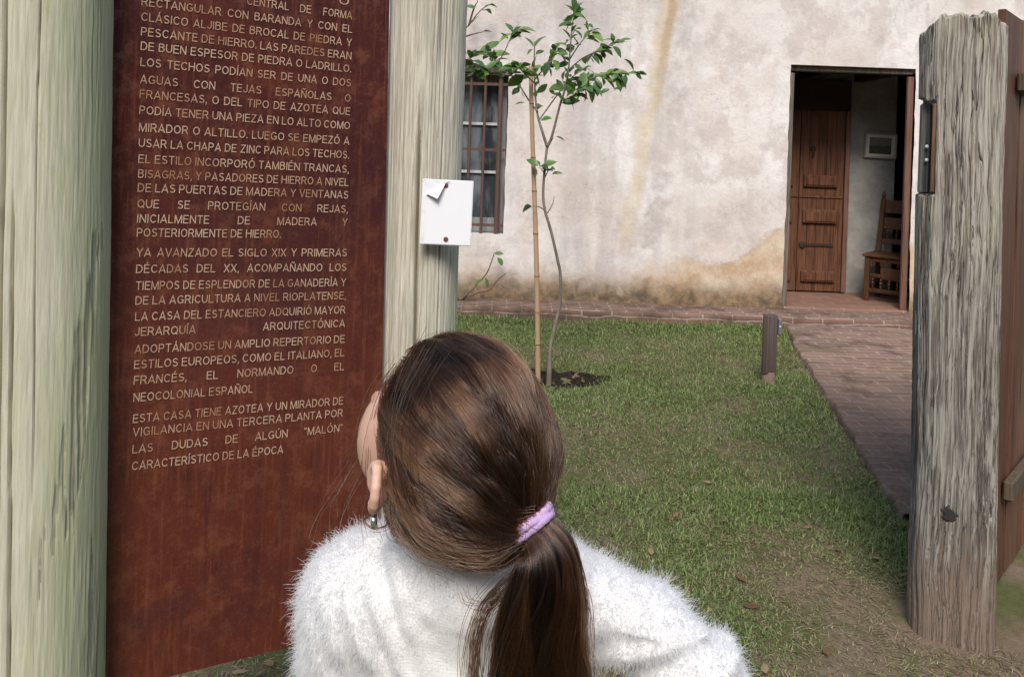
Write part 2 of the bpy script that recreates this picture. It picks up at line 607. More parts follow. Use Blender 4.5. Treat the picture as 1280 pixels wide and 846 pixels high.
def brick_mat(name, w, h, c1, c2, off=0.5, dirt=0.5, worn=False):
    M = Mat(name, 0.92, 0.15)
    wob = M.noise(7, 2, 0.5, None, 0, 1)
    v = M.n('ShaderNodeMix', data_type='RGBA', blend_type='LINEAR_LIGHT')
    v.inputs[0].default_value = 0.012
    M.set(v.inputs[6], M.co()); M.set(v.inputs[7], wob)
    sx, sy, sz = M.sep(v.outputs[2])
    cb_ = M.n('ShaderNodeCombineXYZ'); M.set(cb_.inputs[0], sx); M.set(cb_.inputs[1], M.plus(sy, sz))
    vec = cb_.outputs[0]
    b = M.n('ShaderNodeTexBrick'); b.offset = off
    M.set(b.inputs['Vector'], vec)
    b.inputs['Color1'].default_value = (*c1, 1); b.inputs['Color2'].default_value = (*c2, 1)
    b.inputs['Mortar'].default_value = (0.40, 0.33, 0.27, 1)
    b.inputs['Scale'].default_value = 1.0; b.inputs['Mortar Size'].default_value = 0.009; b.inputs['Mortar Smooth'].default_value = 0.35
    b.inputs['Brick Width'].default_value = w; b.inputs['Row Height'].default_value = h; b.inputs['Bias'].default_value = -0.1
    n = M.noise(3.2, 5, 0.65)
    f = M.noise(30, 5, 0.7)
    c = M.mix(M.mul(f, 0.55), b.outputs[0], (0.12, 0.08, 0.062))
    c = M.mix(M.mul(M.step(n, 0.60 - 0.3 * dirt, 0.72 - 0.14 * dirt), 0.85), c, M.mix(f, (0.045, 0.032, 0.026), (0.14, 0.088, 0.066)))
    if worn:                                        # damp dark lichen covers the end towards the gate
        yw = M.plus(M.sep()[1], M.mul(M.sub(n, 0.5), 3.5))
        c = M.mix(M.mul(M.sub(1.0, M.step(yw, 4.4, 6.0)), 0.68), c, M.mix(M.step(f, 0.3, 0.7), (0.052, 0.040, 0.034), (0.135, 0.098, 0.078)))
    c = M.mix(M.mul(M.step(M.noise(1.6, 3, 0.6, M.map((1, 1, 1), (3, 3, 3))), 0.6, 0.75), 0.5), c, (0.10, 0.095, 0.04))
    hgt = M.sub(M.mul(f, 0.4), b.outputs['Fac'])
    return M.fin(c, None, M.bump(hgt, 0.7, 0.012))


BR_PATH = brick_mat('path_brick', 0.25, 0.088, (0.30, 0.185, 0.14), (0.17, 0.118, 0.095), 0.5, 0.36, True)
BR_WALK = brick_mat('pavement_brick', 0.27, 0.06, (0.245, 0.135, 0.098), (0.145, 0.09, 0.07), 0.5, 0.55)
# path slab as strips, its edge a row of uneven bricks
mb_v = []; mb_f = []
yy = np.linspace(3.36, 7.15, 260)
xl = path_left(yy) + 0.012 * fbm(np.stack([yy * 6, 0 * yy, 0 * yy], -1), 3, 12)
na = 40
top = 0.035 + 0 * yy
V = []; F = []
for i, y in enumerate(yy):
    V.append((xl[i] - 0.004, y, -0.05)); V.append((xl[i], y, top[i] - 0.006))
    for k in range(na):
        V.append((xl[i] + 0.008 + (PATH_W) * k / (na - 1), y, top[i]))
V = np.array(V)
n_ = na + 2
V[:, 2] += np.where(V[:, 2] > 0, 0.006 * fbm(V * np.array([2.5, 2.5, 0]), 3, 14) + 0.003 * fbm(V * np.array([14, 14, 0]), 2, 15), 0)
F = [(i * n_ + k, i * n_ + k + 1, (i + 1) * n_ + k + 1, (i + 1) * n_ + k) for i in range(len(yy) - 1) for k in range(n_ - 1)]
F = np.array(F)[:, ::-1]
tag(add('path', V, F, BR_PATH), kind='structure')
# raised brick pavement along the wall
V = []; F = []
xs_ = np.linspace(-9, 10, 420)
prof = [(7.155, -0.06), (7.15, 0.062), (7.15, 0.085), (7.165, 0.097), (7.3, 0.1), (7.45, 0.1), (7.58, 0.1)]
for x in xs_:
    jx = 0.010 * noise3(np.array([x * 5, 0, 0]), 31)
    for (y, z) in prof:
        q = np.array([x, y + (jx if y < 7.2 else 0), z])
        if z > 0: q[2] += 0.006 * fbm(np.array([x * 4, y * 4, 0.0]), 3, 32) - 0.002
        V.append(q)
k_ = len(prof)
F = [(i * k_ + j, (i + 1) * k_ + j, (i + 1) * k_ + j + 1, i * k_ + j + 1) for i in range(len(xs_) - 1) for j in range(k_ - 1)]
tag(add('pavement', V, np.array(F), BR_WALK), kind='structure')

# ------------------------------------------------------------------ house
house = empty('colonial_house', (1.5, 7.9, 0.0), 'old whitewashed house with stained plaster, barred window and open doorway', 'house')


def plaster_mat():
    M = Mat('old_plaster', 0.92, 0.15)
    co = M.map((1, 1, 1), (1.5, 7.9, 0))          # back to world metres
    x, y, z = M.sep(co)
    big = M.noise(1.1, 6, 0.6, co); med = M.noise(5.5, 6, 0.62, co); fine = M.noise(38, 5, 0.65, co)
    cream, white, pink = (0.63, 0.56, 0.51), (0.73, 0.68, 0.645), (0.605, 0.50, 0.45)
    c = M.mix(M.step(big, 0.38, 0.62), cream, white)
    c = M.mix(M.mul(M.step(med, 0.52, 0.72), 0.6), c, pink)
    c = M.mix(M.mul(M.step(M.noise(2.3, 5, 0.7, M.map((1, 1, 0.45), (2, 0, 5), vec=co)), 0.52, 0.72), 0.55), c, (0.47, 0.41, 0.37))
    # grey weather runs that fall straight down
    runs = M.noise(2.6, 5, 0.6, M.map((1, 1, 0.16), (7, 0, 2), vec=co))
    zone = M.mul(M.step(x, -0.4, 0.5), M.sub(1.0, M.step(x, 1.45, 2.1)))
    c = M.mix(M.mul(M.mul(M.step(runs, 0.42, 0.64), zone), 0.66), c, (0.40, 0.355, 0.34))
    blot = M.mul(M.step(M.noise(3.4, 6, 0.72, M.map((1, 1, 0.7), (1, 4, 9), vec=co)), 0.47, 0.60), 0.62)
    c = M.mix(blot, c, (0.50, 0.43, 0.395))
    tan_ = M.mul(M.step(M.noise(1.3, 4, 0.6, M.map((1, 1, 0.6), (6, 4, 3), vec=co)), 0.52, 0.68), 0.38)
    c = M.mix(tan_, c, (0.60, 0.49, 0.41))
    # the ochre run of rain water, wandering
    wx = M.plus(M.mul(M.sub(M.noise(1.7, 4, 0.6, M.map((0, 0, 1), vec=co)), 0.5), 0.22), M.plus(1.02, M.mul(z, 0.135)))
    d = M.math('ABSOLUTE', M.sub(x, wx))
    fade = M.step(z, 0.42, 1.0)
    och = M.mul(M.sub(1.0, M.step(M.plus(d, M.mul(M.sub(M.noise(9, 5, 0.7, co), 0.5), 0.16)), 0.03, 0.105)), fade)
    och = M.mul(och, M.plus(0.55, M.mul(M.step(M.noise(6, 6, 0.7, co), 0.36, 0.6), 0.45)))
    c = M.mix(M.mul(och, 0.7), c, M.mix(M.step(med, 0.4, 0.65), (0.57, 0.455, 0.29), (0.64, 0.55, 0.41)))
    core = M.mul(M.sub(1.0, M.step(M.math('ABSOLUTE', M.sub(x, M.plus(wx, 0.05))), 0.012, 0.07)), M.step(z, 1.5, 2.9))
    c = M.mix(M.mul(core, 0.65), c, (0.40, 0.265, 0.13))
    gr = M.mul(M.sub(1.0, M.step(M.math('ABSOLUTE', M.sub(x, M.plus(wx, 0.22))), 0.02, 0.16)), M.step(med, 0.42, 0.62))
    c = M.mix(M.mul(gr, 0.6), c, (0.44, 0.39, 0.36))
    # rising damp: where the limewash has gone
    damp_top = M.plus(0.45, M.plus(M.mul(M.sub(M.noise(1.3, 4, 0.6, M.map((1, 0, 0), (4, 0, 0), vec=co)), 0.5), 0.55), M.plus(M.mul(M.step(x, 0.9, 1.7), 0.14), M.mul(M.step(x, 2.1, 2.55), 0.22))))
    dz = M.plus(z, M.mul(M.sub(med, 0.5), 0.34))
    damp = M.sub(1.0, M.step(dz, M.sub(damp_top, M.plus(0.06, M.mul(M.sub(1.0, M.step(x, 1.2, 2.2)), 0.28))), M.plus(damp_top, M.mul(M.sub(1.0, M.step(x, 1.2, 2.0)), 0.08))))
    dcol = M.mix(M.step(M.noise(4.2, 5, 0.65, co), 0.36, 0.64), (0.60, 0.49, 0.36), (0.46, 0.30, 0.175))
    dcol = M.mix(M.mul(M.step(fine, 0.5, 0.7), 0.45), dcol, (0.66, 0.55, 0.42))
    c = M.mix(M.mul(damp, 0.88), c, dcol)
    low = M.sub(1.0, M.step(M.plus(z, M.mul(M.sub(med, 0.5), 0.30)), 0.13, 0.42))
    c = M.mix(M.mul(low, 0.9), c, M.mix(M.step(M.noise(9, 5, 0.7, co), 0.35, 0.68), (0.065, 0.050, 0.030), (0.27, 0.18, 0.10)))
    # cracks and pits
    wv = M.n('ShaderNodeMix', data_type='RGBA', blend_type='LINEAR_LIGHT'); wv.inputs[0].default_value = 0.25
    M.set(wv.inputs[6], co); M.set(wv.inputs[7], M.noise(3.0, 4, 0.6, co, 0, 1))
    e = M.voro(1.9, wv.outputs[2], 'DISTANCE_TO_EDGE')
    ck = M.mul(M.sub(1.0, M.step(e, 0.0, 0.008)), M.step(M.noise(1.4, 3, 0.5, M.map((1, 1, 1), (8, 8, 8), vec=co)), 0.5, 0.62))
    c = M.mix(M.mul(ck, 0.34), c, (0.30, 0.25, 0.21))
    wk = M.math('ABSOLUTE', M.sub(x, M.sub(wx, -0.045)))
    pits = M.step(M.noise(17, 4, 0.7, co), 0.68, 0.76)
    c = M.mix(M.mul(pits, 0.45), c, (0.30, 0.24, 0.19))
    specks = M.step(M.noise(75, 2, 0.5, co), 0.70, 0.76)
    c = M.mix(M.mul(specks, 0.5), c, (0.20, 0.16, 0.13))
    h = M.plus(M.mul(med, 1.1), M.plus(M.mul(fine, 0.22), M.mul(damp, -0.22)))
    h = M.sub(h, M.plus(M.mul(ck, 0.08), M.mul(pits, 0.3)))
    nb = M.bump(h, 0.42, 0.03)
    return M.fin(c, None, nb)


PLASTER = plaster_mat()
HX0, HX1, HZ1, THK = -8.0, 9.5, 4.3, 0.42


def lines(a, b, step, cuts):
    s = set(np.round(np.linspace(a, b, int((b - a) / step) + 1), 4)); s |= set(cuts)
    s = sorted(s); out = [s[0]]
    for v in s[1:]:
        if v - out[-1] < 0.012:
            if v in cuts: out[-1] = v
            continue
        out.append(v)
    return np.array(out)


wxs = lines(HX0, HX1, 0.05, [XD0, XD1, XWIN0, XWIN1]); wzs = lines(0.0, HZ1, 0.05, [ZD0, ZD1, ZWIN0, ZWIN1])
X, Zg = np.meshgrid(wxs, wzs, indexing='ij')
Q = np.stack([X, 0 * X, Zg], -1)
Yf = YW + 0.014 * fbm(Q * 1.6, 3, 41) + 0.004 * fbm(Q * 7, 3, 42)
V = np.stack([X, Yf, Zg], -1)
# soften the opening edges by hand-made wobble
for e in (XD0, XD1, XWIN0, XWIN1):
    m = np.abs(X - e) < 1e-6
    V[..., 0][m] += 0.006 * fbm(Q[m] * 8, 2, 43)
nI, nJ = X.shape
F = []
hole = lambda x, z: (XD0 < x < XD1 and z < ZD1) or (XWIN0 < x < XWIN1 and ZWIN0 < z < ZWIN1)
cell = np.zeros((nI - 1, nJ - 1), bool)
for i in range(nI - 1):
    for j in range(nJ - 1):
        if not hole((wxs[i] + wxs[i + 1]) / 2, (wzs[j] + wzs[j + 1]) / 2): cell[i, j] = True
Vb = V.copy().reshape(-1, 3); Vb[:, 1] = YW + THK
spl = (Vb[:, 0] > XD1 - 0.02) & (Vb[:, 0] < XD1 + 0.24) & (Vb[:, 2] < ZD1 + 0.001)      # the right reveal is splayed
Vb[spl, 0] = XD1 + 0.23 + 0.05 * (Vb[spl, 0] - XD1)
off = nI * nJ
idf = lambda i, j: i * nJ + j
for i in range(nI - 1):
    for j in range(nJ - 1):
        if cell[i, j]:
            F.append((idf(i, j), idf(i + 1, j), idf(i + 1, j + 1), idf(i, j + 1)))
            F.append((off + idf(i, j), off + idf(i, j + 1), off + idf(i + 1, j + 1), off + idf(i + 1, j)))
        # reveals
        for (di, dj, a, b) in ((1, 0, (i + 1, j), (i + 1, j + 1)), (0, 1, (i, j + 1), (i + 1, j + 1))):
            i2, j2 = i + di, j + dj
            if i2 < nI - 1 and j2 < nJ - 1 and cell[i, j] != cell[i2, j2]:
                q = (idf(*a), idf(*b), off + idf(*b), off + idf(*a))
                F.append(q if cell[i, j] == (di == 0) else q[::-1])
add('wall', np.concatenate([V.reshape(-1, 3), Vb]), F, PLASTER, house, smooth=False)
m = house.children[0].data
m.polygons.foreach_set('use_smooth', np.ones(len(m.polygons), bool))
m.set_sharp_from_angle(angle=R(40))
# flat roof with a plain cornice, side and rear walls
b = MB(); b.bx(HX0 - 0.1, HX1 + 0.1, YW - 0.10, 13.6, HZ1 + 0.003, HZ1 + 0.22, 0.02); b.bx(HX0, HX1, YW - 0.03, YW + 0.28, HZ1 + 0.223, HZ1 + 0.75, 0.02)
b.build('roof', PLASTER, house)
b = MB(); b.bx(HX0, HX0 + 0.3, YW + THK + 0.003, 13.5, 0, HZ1); b.bx(HX1 - 0.3, HX1, YW + THK + 0.003, 13.5, 0, HZ1); b.bx(HX0 + 0.303, HX1 - 0.303, 13.2, 13.5, 0, HZ1)
b.build('outer_wall', PLASTER, house)


def inner_mat():
    M = Mat('room_plaster', 0.9, 0.15)
    n = M.noise(2.4, 6, 0.65); f = M.noise(14, 5, 0.65)
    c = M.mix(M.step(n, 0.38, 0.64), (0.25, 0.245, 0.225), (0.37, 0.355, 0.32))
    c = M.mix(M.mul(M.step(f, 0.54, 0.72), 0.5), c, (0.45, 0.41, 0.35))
    return M.fin(c, None, M.bump(f, 0.5, 0.02))


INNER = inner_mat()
YB = 8.60                                        # rear wall of the entrance room
XO = px_wall(1117, 250, YB)[0]                   # a dark doorway begins here
# the room: side wall, rear wall, ceiling
b = MB()
b.bx(1.2, XO, YB, YB + 0.2, 0.1, 2.75)
b.bx(XO, XO + 1.1, YB, YB + 0.2, 2.55, 2.75)
b.bx(XO + 1.1, 6.2, YB, YB + 0.2, 0.1, 2.75)
b.bx(1.0, 1.197, YW + THK + 0.004, 12.0, 0.1, 2.75)
b.bx(6.203, 6.4, YW + THK + 0.004, 12.0, 0.1, 2.75)
b.bx(1.2, 6.2, 11.8, 12.0, 0.1, 2.75)
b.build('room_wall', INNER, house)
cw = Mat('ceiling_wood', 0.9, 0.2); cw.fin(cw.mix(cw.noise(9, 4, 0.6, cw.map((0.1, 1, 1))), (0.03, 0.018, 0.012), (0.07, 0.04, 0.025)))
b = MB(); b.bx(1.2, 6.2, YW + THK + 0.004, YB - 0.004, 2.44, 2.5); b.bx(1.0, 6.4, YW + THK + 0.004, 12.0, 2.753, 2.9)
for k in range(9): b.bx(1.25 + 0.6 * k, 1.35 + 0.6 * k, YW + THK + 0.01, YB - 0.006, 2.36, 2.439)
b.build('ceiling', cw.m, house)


def floor_mat():
    M = Mat('room_floor', 0.7, 0.35)
    b = M.n('ShaderNodeTexBrick'); M.set(b.inputs['Vector'], M.co()); b.offset = 0.5
    b.inputs['Color1'].default_value = (0.24, 0.125, 0.088, 1); b.inputs['Color2'].default_value = (0.17, 0.086, 0.06, 1); b.inputs['Mortar'].default_value = (0.30, 0.22, 0.17, 1)
    b.inputs['Scale'].default_value = 1.0; b.inputs['Mortar Size'].default_value = 0.006; b.inputs['Brick Width'].default_value = 0.28; b.inputs['Row Height'].default_value = 0.14
    n = M.noise(9, 5, 0.6)
    c = M.mix(M.mul(n, 0.5), b.outputs[0], (0.27, 0.165, 0.12))
    return M.fin(c, None, M.bump(M.sub(n, b.outputs['Fac']), 0.3, 0.01))


FLOOR = floor_mat()
b = MB(); b.bx(1.0, 6.4, YW + THK + 0.004, 12.0, 0.0, 0.1)
b.build('floor', FLOOR, house)
b = MB(); b.bx(XD0 + 0.004, XD1 - 0.004, YW - 0.015, YW + THK + 0.002, 0.0, 0.118, 0.008); b.bx(XD1 - 0.003, XD1 + 0.4, YW + 0.06, YW + THK + 0.002, 0.0, 0.116)
b.build('doorstep', FLOOR, house)

# door frame
fgrey = wood_mat('frame_grey_wood', (0.20, 0.165, 0.14), (0.075, 0.06, 0.05), None, 60, 0.3)
fred = wood_mat('frame_red_wood', (0.20, 0.105, 0.075), (0.09, 0.045, 0.032), None, 40, 0.5, warm=(0.25, 0.16, 0.12))
df = MB().bx(XD0 + 0.004, XD0 + 0.05, YW + 0.03, YW + 0.15, 0.12, ZD1 - 0.075, 0.004).bx(XD0 + 0.004, XD1 - 0.004, YW + 0.05, YW + 0.15, ZD1 - 0.05, ZD1 - 0.006, 0.004).build('door_frame', fgrey, house)
MB().bx(XD1 - 0.062, XD1 - 0.004, YW + 0.02, YW + 0.055, 0.12, ZD1 - 0.075, 0.004).build('door_jamb', fred, house)

# double leaf wooden door standing at the rear of the entrance
doorw = wood_mat('door_wood', (0.165, 0.070, 0.037), (0.052, 0.022, 0.013), None, 40, 0.6, 0.65, warm=(0.22, 0.115, 0.065))
iron = Mat('dark_iron', 0.6, 0.5); iron.fin(iron.mix(iron.noise(40, 4, 0.6), (0.02, 0.016, 0.014), (0.07, 0.04, 0.028)), Metallic=0.4)
YDO = YB - 0.06
dx = lambda p: px_wall(p, 300, YDO)[0]
dz = lambda p: px_wall(1020, p, YDO)[2]
door = empty('wooden_door', (dx(1020), YDO, 0.1), 'old red brown panelled wooden door with iron strap inside the doorway', 'door')
zt, zb_ = 2.04, 0.115
xs0, xsm, xs1 = dx(996), dx(996), dx(1051)
for (a, c_, nm) in ((xsm - 0.62, xsm - 0.004, 'leaf'), (xsm, xs1, 'leaf')):
    lf = MB()
    n = 5
    for k in range(n):
        lf.bx(a + (c_ - a) * k / n + 0.001, a + (c_ - a) * (k + 1) / n - 0.001, YDO - 0.018, YDO + 0.018, zb_, zt, 0.003)
    o = lf.build(nm, doorw, door)
    pb = MB()
    for (p0, p1) in ((219, 234), (262, 279), (338, 352)):
        z1, z0 = dz(p0), dz(p1)
        MB().bx(a + 0.04, c_ - 0.07, YDO - 0.05, YDO - 0.019, z0, z1, 0.008).bx(a + 0.06, c_ - 0.09, YDO - 0.06, YDO - 0.0505, z0 + 0.02, z1 - 0.02, 0.006).build('panel', doorw, o)
    # a middle rail over the boards
    MB().bx(a + 0.006, c_ - 0.006, YDO - 0.03, YDO - 0.019, dz(246) - 0.012, dz(246) + 0.012, 0.003).build('rail', doorw, o)
st = MB().bx(xs0 + 0.05, xs1 - 0.09, YDO - 0.030, YDO - 0.019, dz(308), dz(304), 0.003)
st.lathe((xs0 + 0.05, YDO - 0.028, dz(306)), [(0.0, -0.02), (0.035, -0.012), (0.035, 0.008), (0.0, 0.012)], 14, ax=np.array([[1, 0, 0], [0, 0, 1], [0, -1, 0]]))
st.build('iron_strap', iron.m, door)
MB().lathe((xs0 + 0.13, YDO - 0.03, dz(186)), [(0.0, -0.02), (0.022, -0.014), (0.03, 0.0), (0.014, 0.014), (0.0, 0.016)], 12, ax=np.array([[1, 0, 0], [0, 0, 1], [0, -1, 0]])).tube([(xs0 + 0.13, YDO - 0.035, dz(186)), (xs0 + 0.13, YDO - 0.05, dz(192)), (xs0 + 0.13, YDO - 0.035, dz(197))], 0.008, 8).build('knocker', iron.m, door)
MB().bx(xsm - 0.64, xs1 + 0.05, YDO - 0.03, YDO + 0.05, 2.043, 2.36, 0.004).build('shade_panel', cw.m, door)  # added dark panel, stands in for the deep shade above the leaves
MB().bx(xs1, xs1 + 0.05, YDO - 0.05, YDO + 0.05, 0.115, 2.04, 0.004).build('frame', fred, door)

# window: recessed frame, panes, iron grille
winf = wood_mat('window_grey_wood', (0.26, 0.27, 0.265), (0.12, 0.125, 0.125), None, 30, 0.2)
wf = empty('window', (0, 0, 0), None, None)
bpy.data.objects.remove(wf)
YG = YW + 0.20
zz = lambda p: px_wall(600, p, YG)[2]
xx = lambda p: px_wall(p, 200, YG)[0]
mb = MB()
mb.bx(XWIN0, XWIN0 + 0.06, YG - 0.03, YG + 0.04, ZWIN0 + 0.004, ZWIN1 - 0.004, 0.004)
mb.bx(XWIN1 - 0.09, XWIN1 - 0.004, YG - 0.03, YG + 0.04, ZWIN0 + 0.004, ZWIN1 - 0.004, 0.004)
mb.bx(XWIN0 + 0.061, XWIN1 - 0.091, YG - 0.03, YG + 0.04, ZWIN1 - 0.075, ZWIN1 - 0.004, 0.004)
mb.bx(XWIN0 + 0.061, XWIN1 - 0.091, YG - 0.03, YG + 0.04, ZWIN0 + 0.004, ZWIN0 + 0.14, 0.004)
wo = mb.build('window', winf, house)
mb = MB()
for p in (155, 215): mb.bx(XWIN0 + 0.061, XWIN1 - 0.091, YG - 0.012, YG + 0.012, zz(p) - 0.014, zz(p) + 0.014, 0.003)
mb.bx((XWIN0 + XWIN1) / 2 - 0.03, (XWIN0 + XWIN1) / 2 + 0.03, YG - 0.02, YG + 0.02, ZWIN0 + 0.141, ZWIN1 - 0.076, 0.003)
wh = Mat('mullion_paint', 0.6, 0.3); wh.fin(wh.mix(wh.noise(30, 3), (0.38, 0.38, 0.37), (0.55, 0.55, 0.53)))
mb.build('mullion', wh.m, wo)
gl = Mat('window_glass', 0.06, 0.5); gl.fin(gl.mix(gl.step(gl.noise(2.5, 4, 0.6, gl.map((2.2, 1, 0.6))), 0.42, 0.62), (0.035, 0.042, 0.047), (0.17, 0.185, 0.195)))
MB().bx(XWIN0 + 0.05, XWIN1 - 0.08, YG + 0.013, YG + 0.02, ZWIN0 + 0.13, ZWIN1 - 0.07).build('pane', gl.m, wo)
# a drawn curtain behind part of the glass is left to the reflections; timber lintel over the opening
ltm = wood_mat('lintel_wood', (0.10, 0.075, 0.055), (0.035, 0.025, 0.02), None, 24, 0.4)
rust = Mat('grille_rust', 0.75, 0.35); rust.fin(rust.mix(rust.noise(35, 4, 0.65), (0.075, 0.036, 0.030), (0.14, 0.075, 0.062)))
gr = None
mb = MB()
YI = YW + 0.06
gxx = lambda p: px_wall(p, 200, YI)[0]
gzz = lambda p: px_wall(600, p, YI)[2]
bars = [gxx(586), gxx(604), gxx(623)]
d0 = bars[1] - bars[0]
x_ = bars[0] - d0
while x_ > XWIN0 + 0.03: bars.append(x_); x_ -= d0
for k, x_ in enumerate(bars):
    mb.tube([(x_, YI, ZWIN0 - 0.0), (x_, YI, ZWIN1 + 0.0)], 0.022 if k == 2 else 0.014, 10)
for p in (105, 187, 281): mb.bx(XWIN0 - 0.02, XWIN1 + 0.02, YI - 0.005, YI + 0.005, gzz(p) - 0.013, gzz(p) + 0.013)
mb.build('grille', rust.m, wo)
MB().bx(XWIN0 - 0.12, XWIN1 + 0.03, YW - 0.012, YW + 0.05, ZWIN1 - 0.0, ZWIN1 + 0.075, 0.01).build('lintel', ltm, wo)

# chair inside the doorway, turned three quarters
chw = wood_mat('chair_wood', (0.12, 0.058, 0.028), (0.042, 0.019, 0.010), None, 60, 0.2, 0.45)
ca = R(-40)
cax = np.array([[math.cos(ca), math.sin(ca), 0], [-math.sin(ca), math.cos(ca), 0], [0, 0, 1.0]])   # width, depth (to the back), up
CZ = 0.1
W2, D2, SH = 0.27, 0.21, 0.46
fl = px_wall(1083, 369, 8.16)
cc = np.array([fl[0], 8.16, 0.0]) + cax[0] * (W2 - 0.02) + cax[1] * (D2 - 0.02)
chair = empty('chair', (cc[0], cc[1], CZ), 'carved dark wooden chair with spindled seat front inside the doorway', 'chair')
cb = np.array(chair.location)
cp = lambda a, d, h: cb + cax[0] * a + cax[1] * d + np.array([0, 0, h])
MB().box(cp(0, 0, SH), (W2 + 0.025, D2 + 0.02, 0.014), cax, 0.006).build('seat', chw, chair)
for sx in (-1, 1):
    MB().box(cp(sx * (W2 - 0.02), -D2 + 0.02, SH / 2 - 0.008), (0.024, 0.024, SH / 2 - 0.008), cax, 0.004).lathe(cp(sx * (W2 - 0.02), -D2 + 0.02, 0.0), [(0.02, 0.0), (0.03, 0.02), (0.026, 0.05)], 10).build('leg', chw, chair)
for sx in (-1, 1):
    MB().box(cp(sx * (W2 - 0.02), D2 - 0.02, SH / 2 - 0.008), (0.022, 0.022, SH / 2 - 0.008), cax, 0.004).build('leg', chw, chair)
    # raked rear stile with a finial
    a0 = cp(sx * (W2 - 0.02), D2 - 0.02, SH + 0.01); a1 = cp(sx * (W2 - 0.02), D2 + 0.10, SH + 0.56)
    up_ = unit(a1 - a0)
    axs = np.array([cax[0], np.cross(up_, cax[0]), up_])
    MB().box((a0 + a1) / 2, (0.022, 0.018, np.linalg.norm(a1 - a0) / 2), axs, 0.004).lathe(a1, [(0.018, 0), (0.010, 0.012), (0.022, 0.035), (0.016, 0.055), (0.006, 0.085), (0.0, 0.1)], 12, axs).build('back_stile', chw, chair)
up_ = unit(np.array(cp(0, D2 + 0.10, SH + 0.56)) - cp(0, D2 - 0.02, SH + 0.01)); axs = np.array([cax[0], np.cross(up_, cax[0]), up_])
for t_, hh in ((0.2, 0.028), (0.54, 0.062), (0.86, 0.070)):
    q = cp(0, D2 - 0.02 + 0.12 * t_, SH + 0.01 + 0.55 * t_)
    MB().box(q, (W2 - 0.045, 0.012, hh), axs, 0.004).build('back_slat', chw, chair)
for k in range(5):
    a = -W2 + 0.09 + k * (2 * W2 - 0.18) / 4
    q0 = cp(a, D2 - 0.02 + 0.12 * 0.24, SH + 0.01 + 0.55 * 0.24); q1 = cp(a, D2 - 0.02 + 0.12 * 0.43, SH + 0.01 + 0.55 * 0.43)
    MB().tube([q0 + (q1 - q0) * t for t in (0, .2, .35, .5, .65, .8, 1)], [0.007, 0.014, 0.007, 0.017, 0.007, 0.014, 0.007], 8).build('back_spindle', chw, chair)
for (h_, hh) in ((SH - 0.04, 0.02), (0.26, 0.018), (0.11, 0.02)):
    MB().box(cp(0, -D2 + 0.02, h_), (W2 - 0.047, 0.014, hh), cax, 0.004).build('stretcher', chw, chair)
MB().box(cp(0, -D2 + 0.022, 0.285), (0.125, 0.012, 0.060), cax, 0.006).build('apron_panel', chw, chair)
for k in range(6):
    a = -W2 + 0.075 + k * (2 * W2 - 0.15) / 5
    MB().tube([cp(a, -D2 + 0.02, h) for h in np.linspace(0.355, 0.405, 7)], [0.006, 0.016, 0.010, 0.022, 0.010, 0.016, 0.006], 8).build('spindle', chw, chair)
    MB().tube([cp(a, -D2 + 0.02, h) for h in np.linspace(0.13, 0.235, 7)], [0.006, 0.013, 0.008, 0.017, 0.008, 0.013, 0.006], 8).build('spindle', chw, chair)
for sx in (-1, 1):
    for h_ in (0.13, SH - 0.04):
        MB().box(cp(sx * (W2 - 0.02), 0, h_), (0.012, D2 - 0.045, 0.02), cax, 0.004).build('side_stretcher', chw, chair)

# framed picture on the rear wall
pc = px_wall(1100.5, 182.5, YB - 0.02)
pic = empty('framed_picture', (pc[0], YB - 0.004, pc[2]), 'small landscape picture in white mount hanging on the grey room wall', 'picture')
pax = np.array([[math.cos(R(-1.5)), 0, math.sin(R(-1.5))], [0, 1, 0], [-math.sin(R(-1.5)), 0, math.cos(R(-1.5))]])
hw, hh = 0.172, 0.135
pfm = Mat('picture_frame', 0.5, 0.4); pfm.fin((0.42, 0.38, 0.32))
mb = MB()
for (a, h, sa, sh) in ((0, hh - 0.008, hw, 0.008), (0, -hh + 0.008, hw, 0.008), (-hw + 0.008, 0, 0.008, hh - 0.0165), (hw - 0.008, 0, 0.008, hh - 0.0165)):
    mb.box(pc + pax[0] * a + pax[2] * h, (sa, 0.014, sh), pax, 0.002)
mb.build('frame', pfm.m, pic)
mnt = Mat('picture_mount', 0.7, 0.2); mnt.fin((0.70, 0.68, 0.62))
MB().box(pc + np.array([0, 0.006, 0]), (hw - 0.017, 0.003, hh - 0.017), pax).build('mount', mnt.m, pic)
prt = Mat('picture_print', 0.5, 0.3)
z_ = prt.sep()[2]
n = prt.noise(30, 5, 0.6, prt.map((1, 1, 2.5)))
prt.fin(prt.mix(prt.step(prt.plus(z_, prt.mul(prt.sub(n, 0.5), 0.08)), -0.02, 0.03), prt.mix(n, (0.03, 0.035, 0.025), (0.13, 0.13, 0.09)), prt.mix(n, (0.16, 0.17, 0.16), (0.24, 0.24, 0.21))))
MB().box(pc + np.array([0, 0.001, 0]) + pax[2] * 0.0, (hw - 0.055, 0.0018, hh - 0.048), pax).build('print', prt.m, pic)

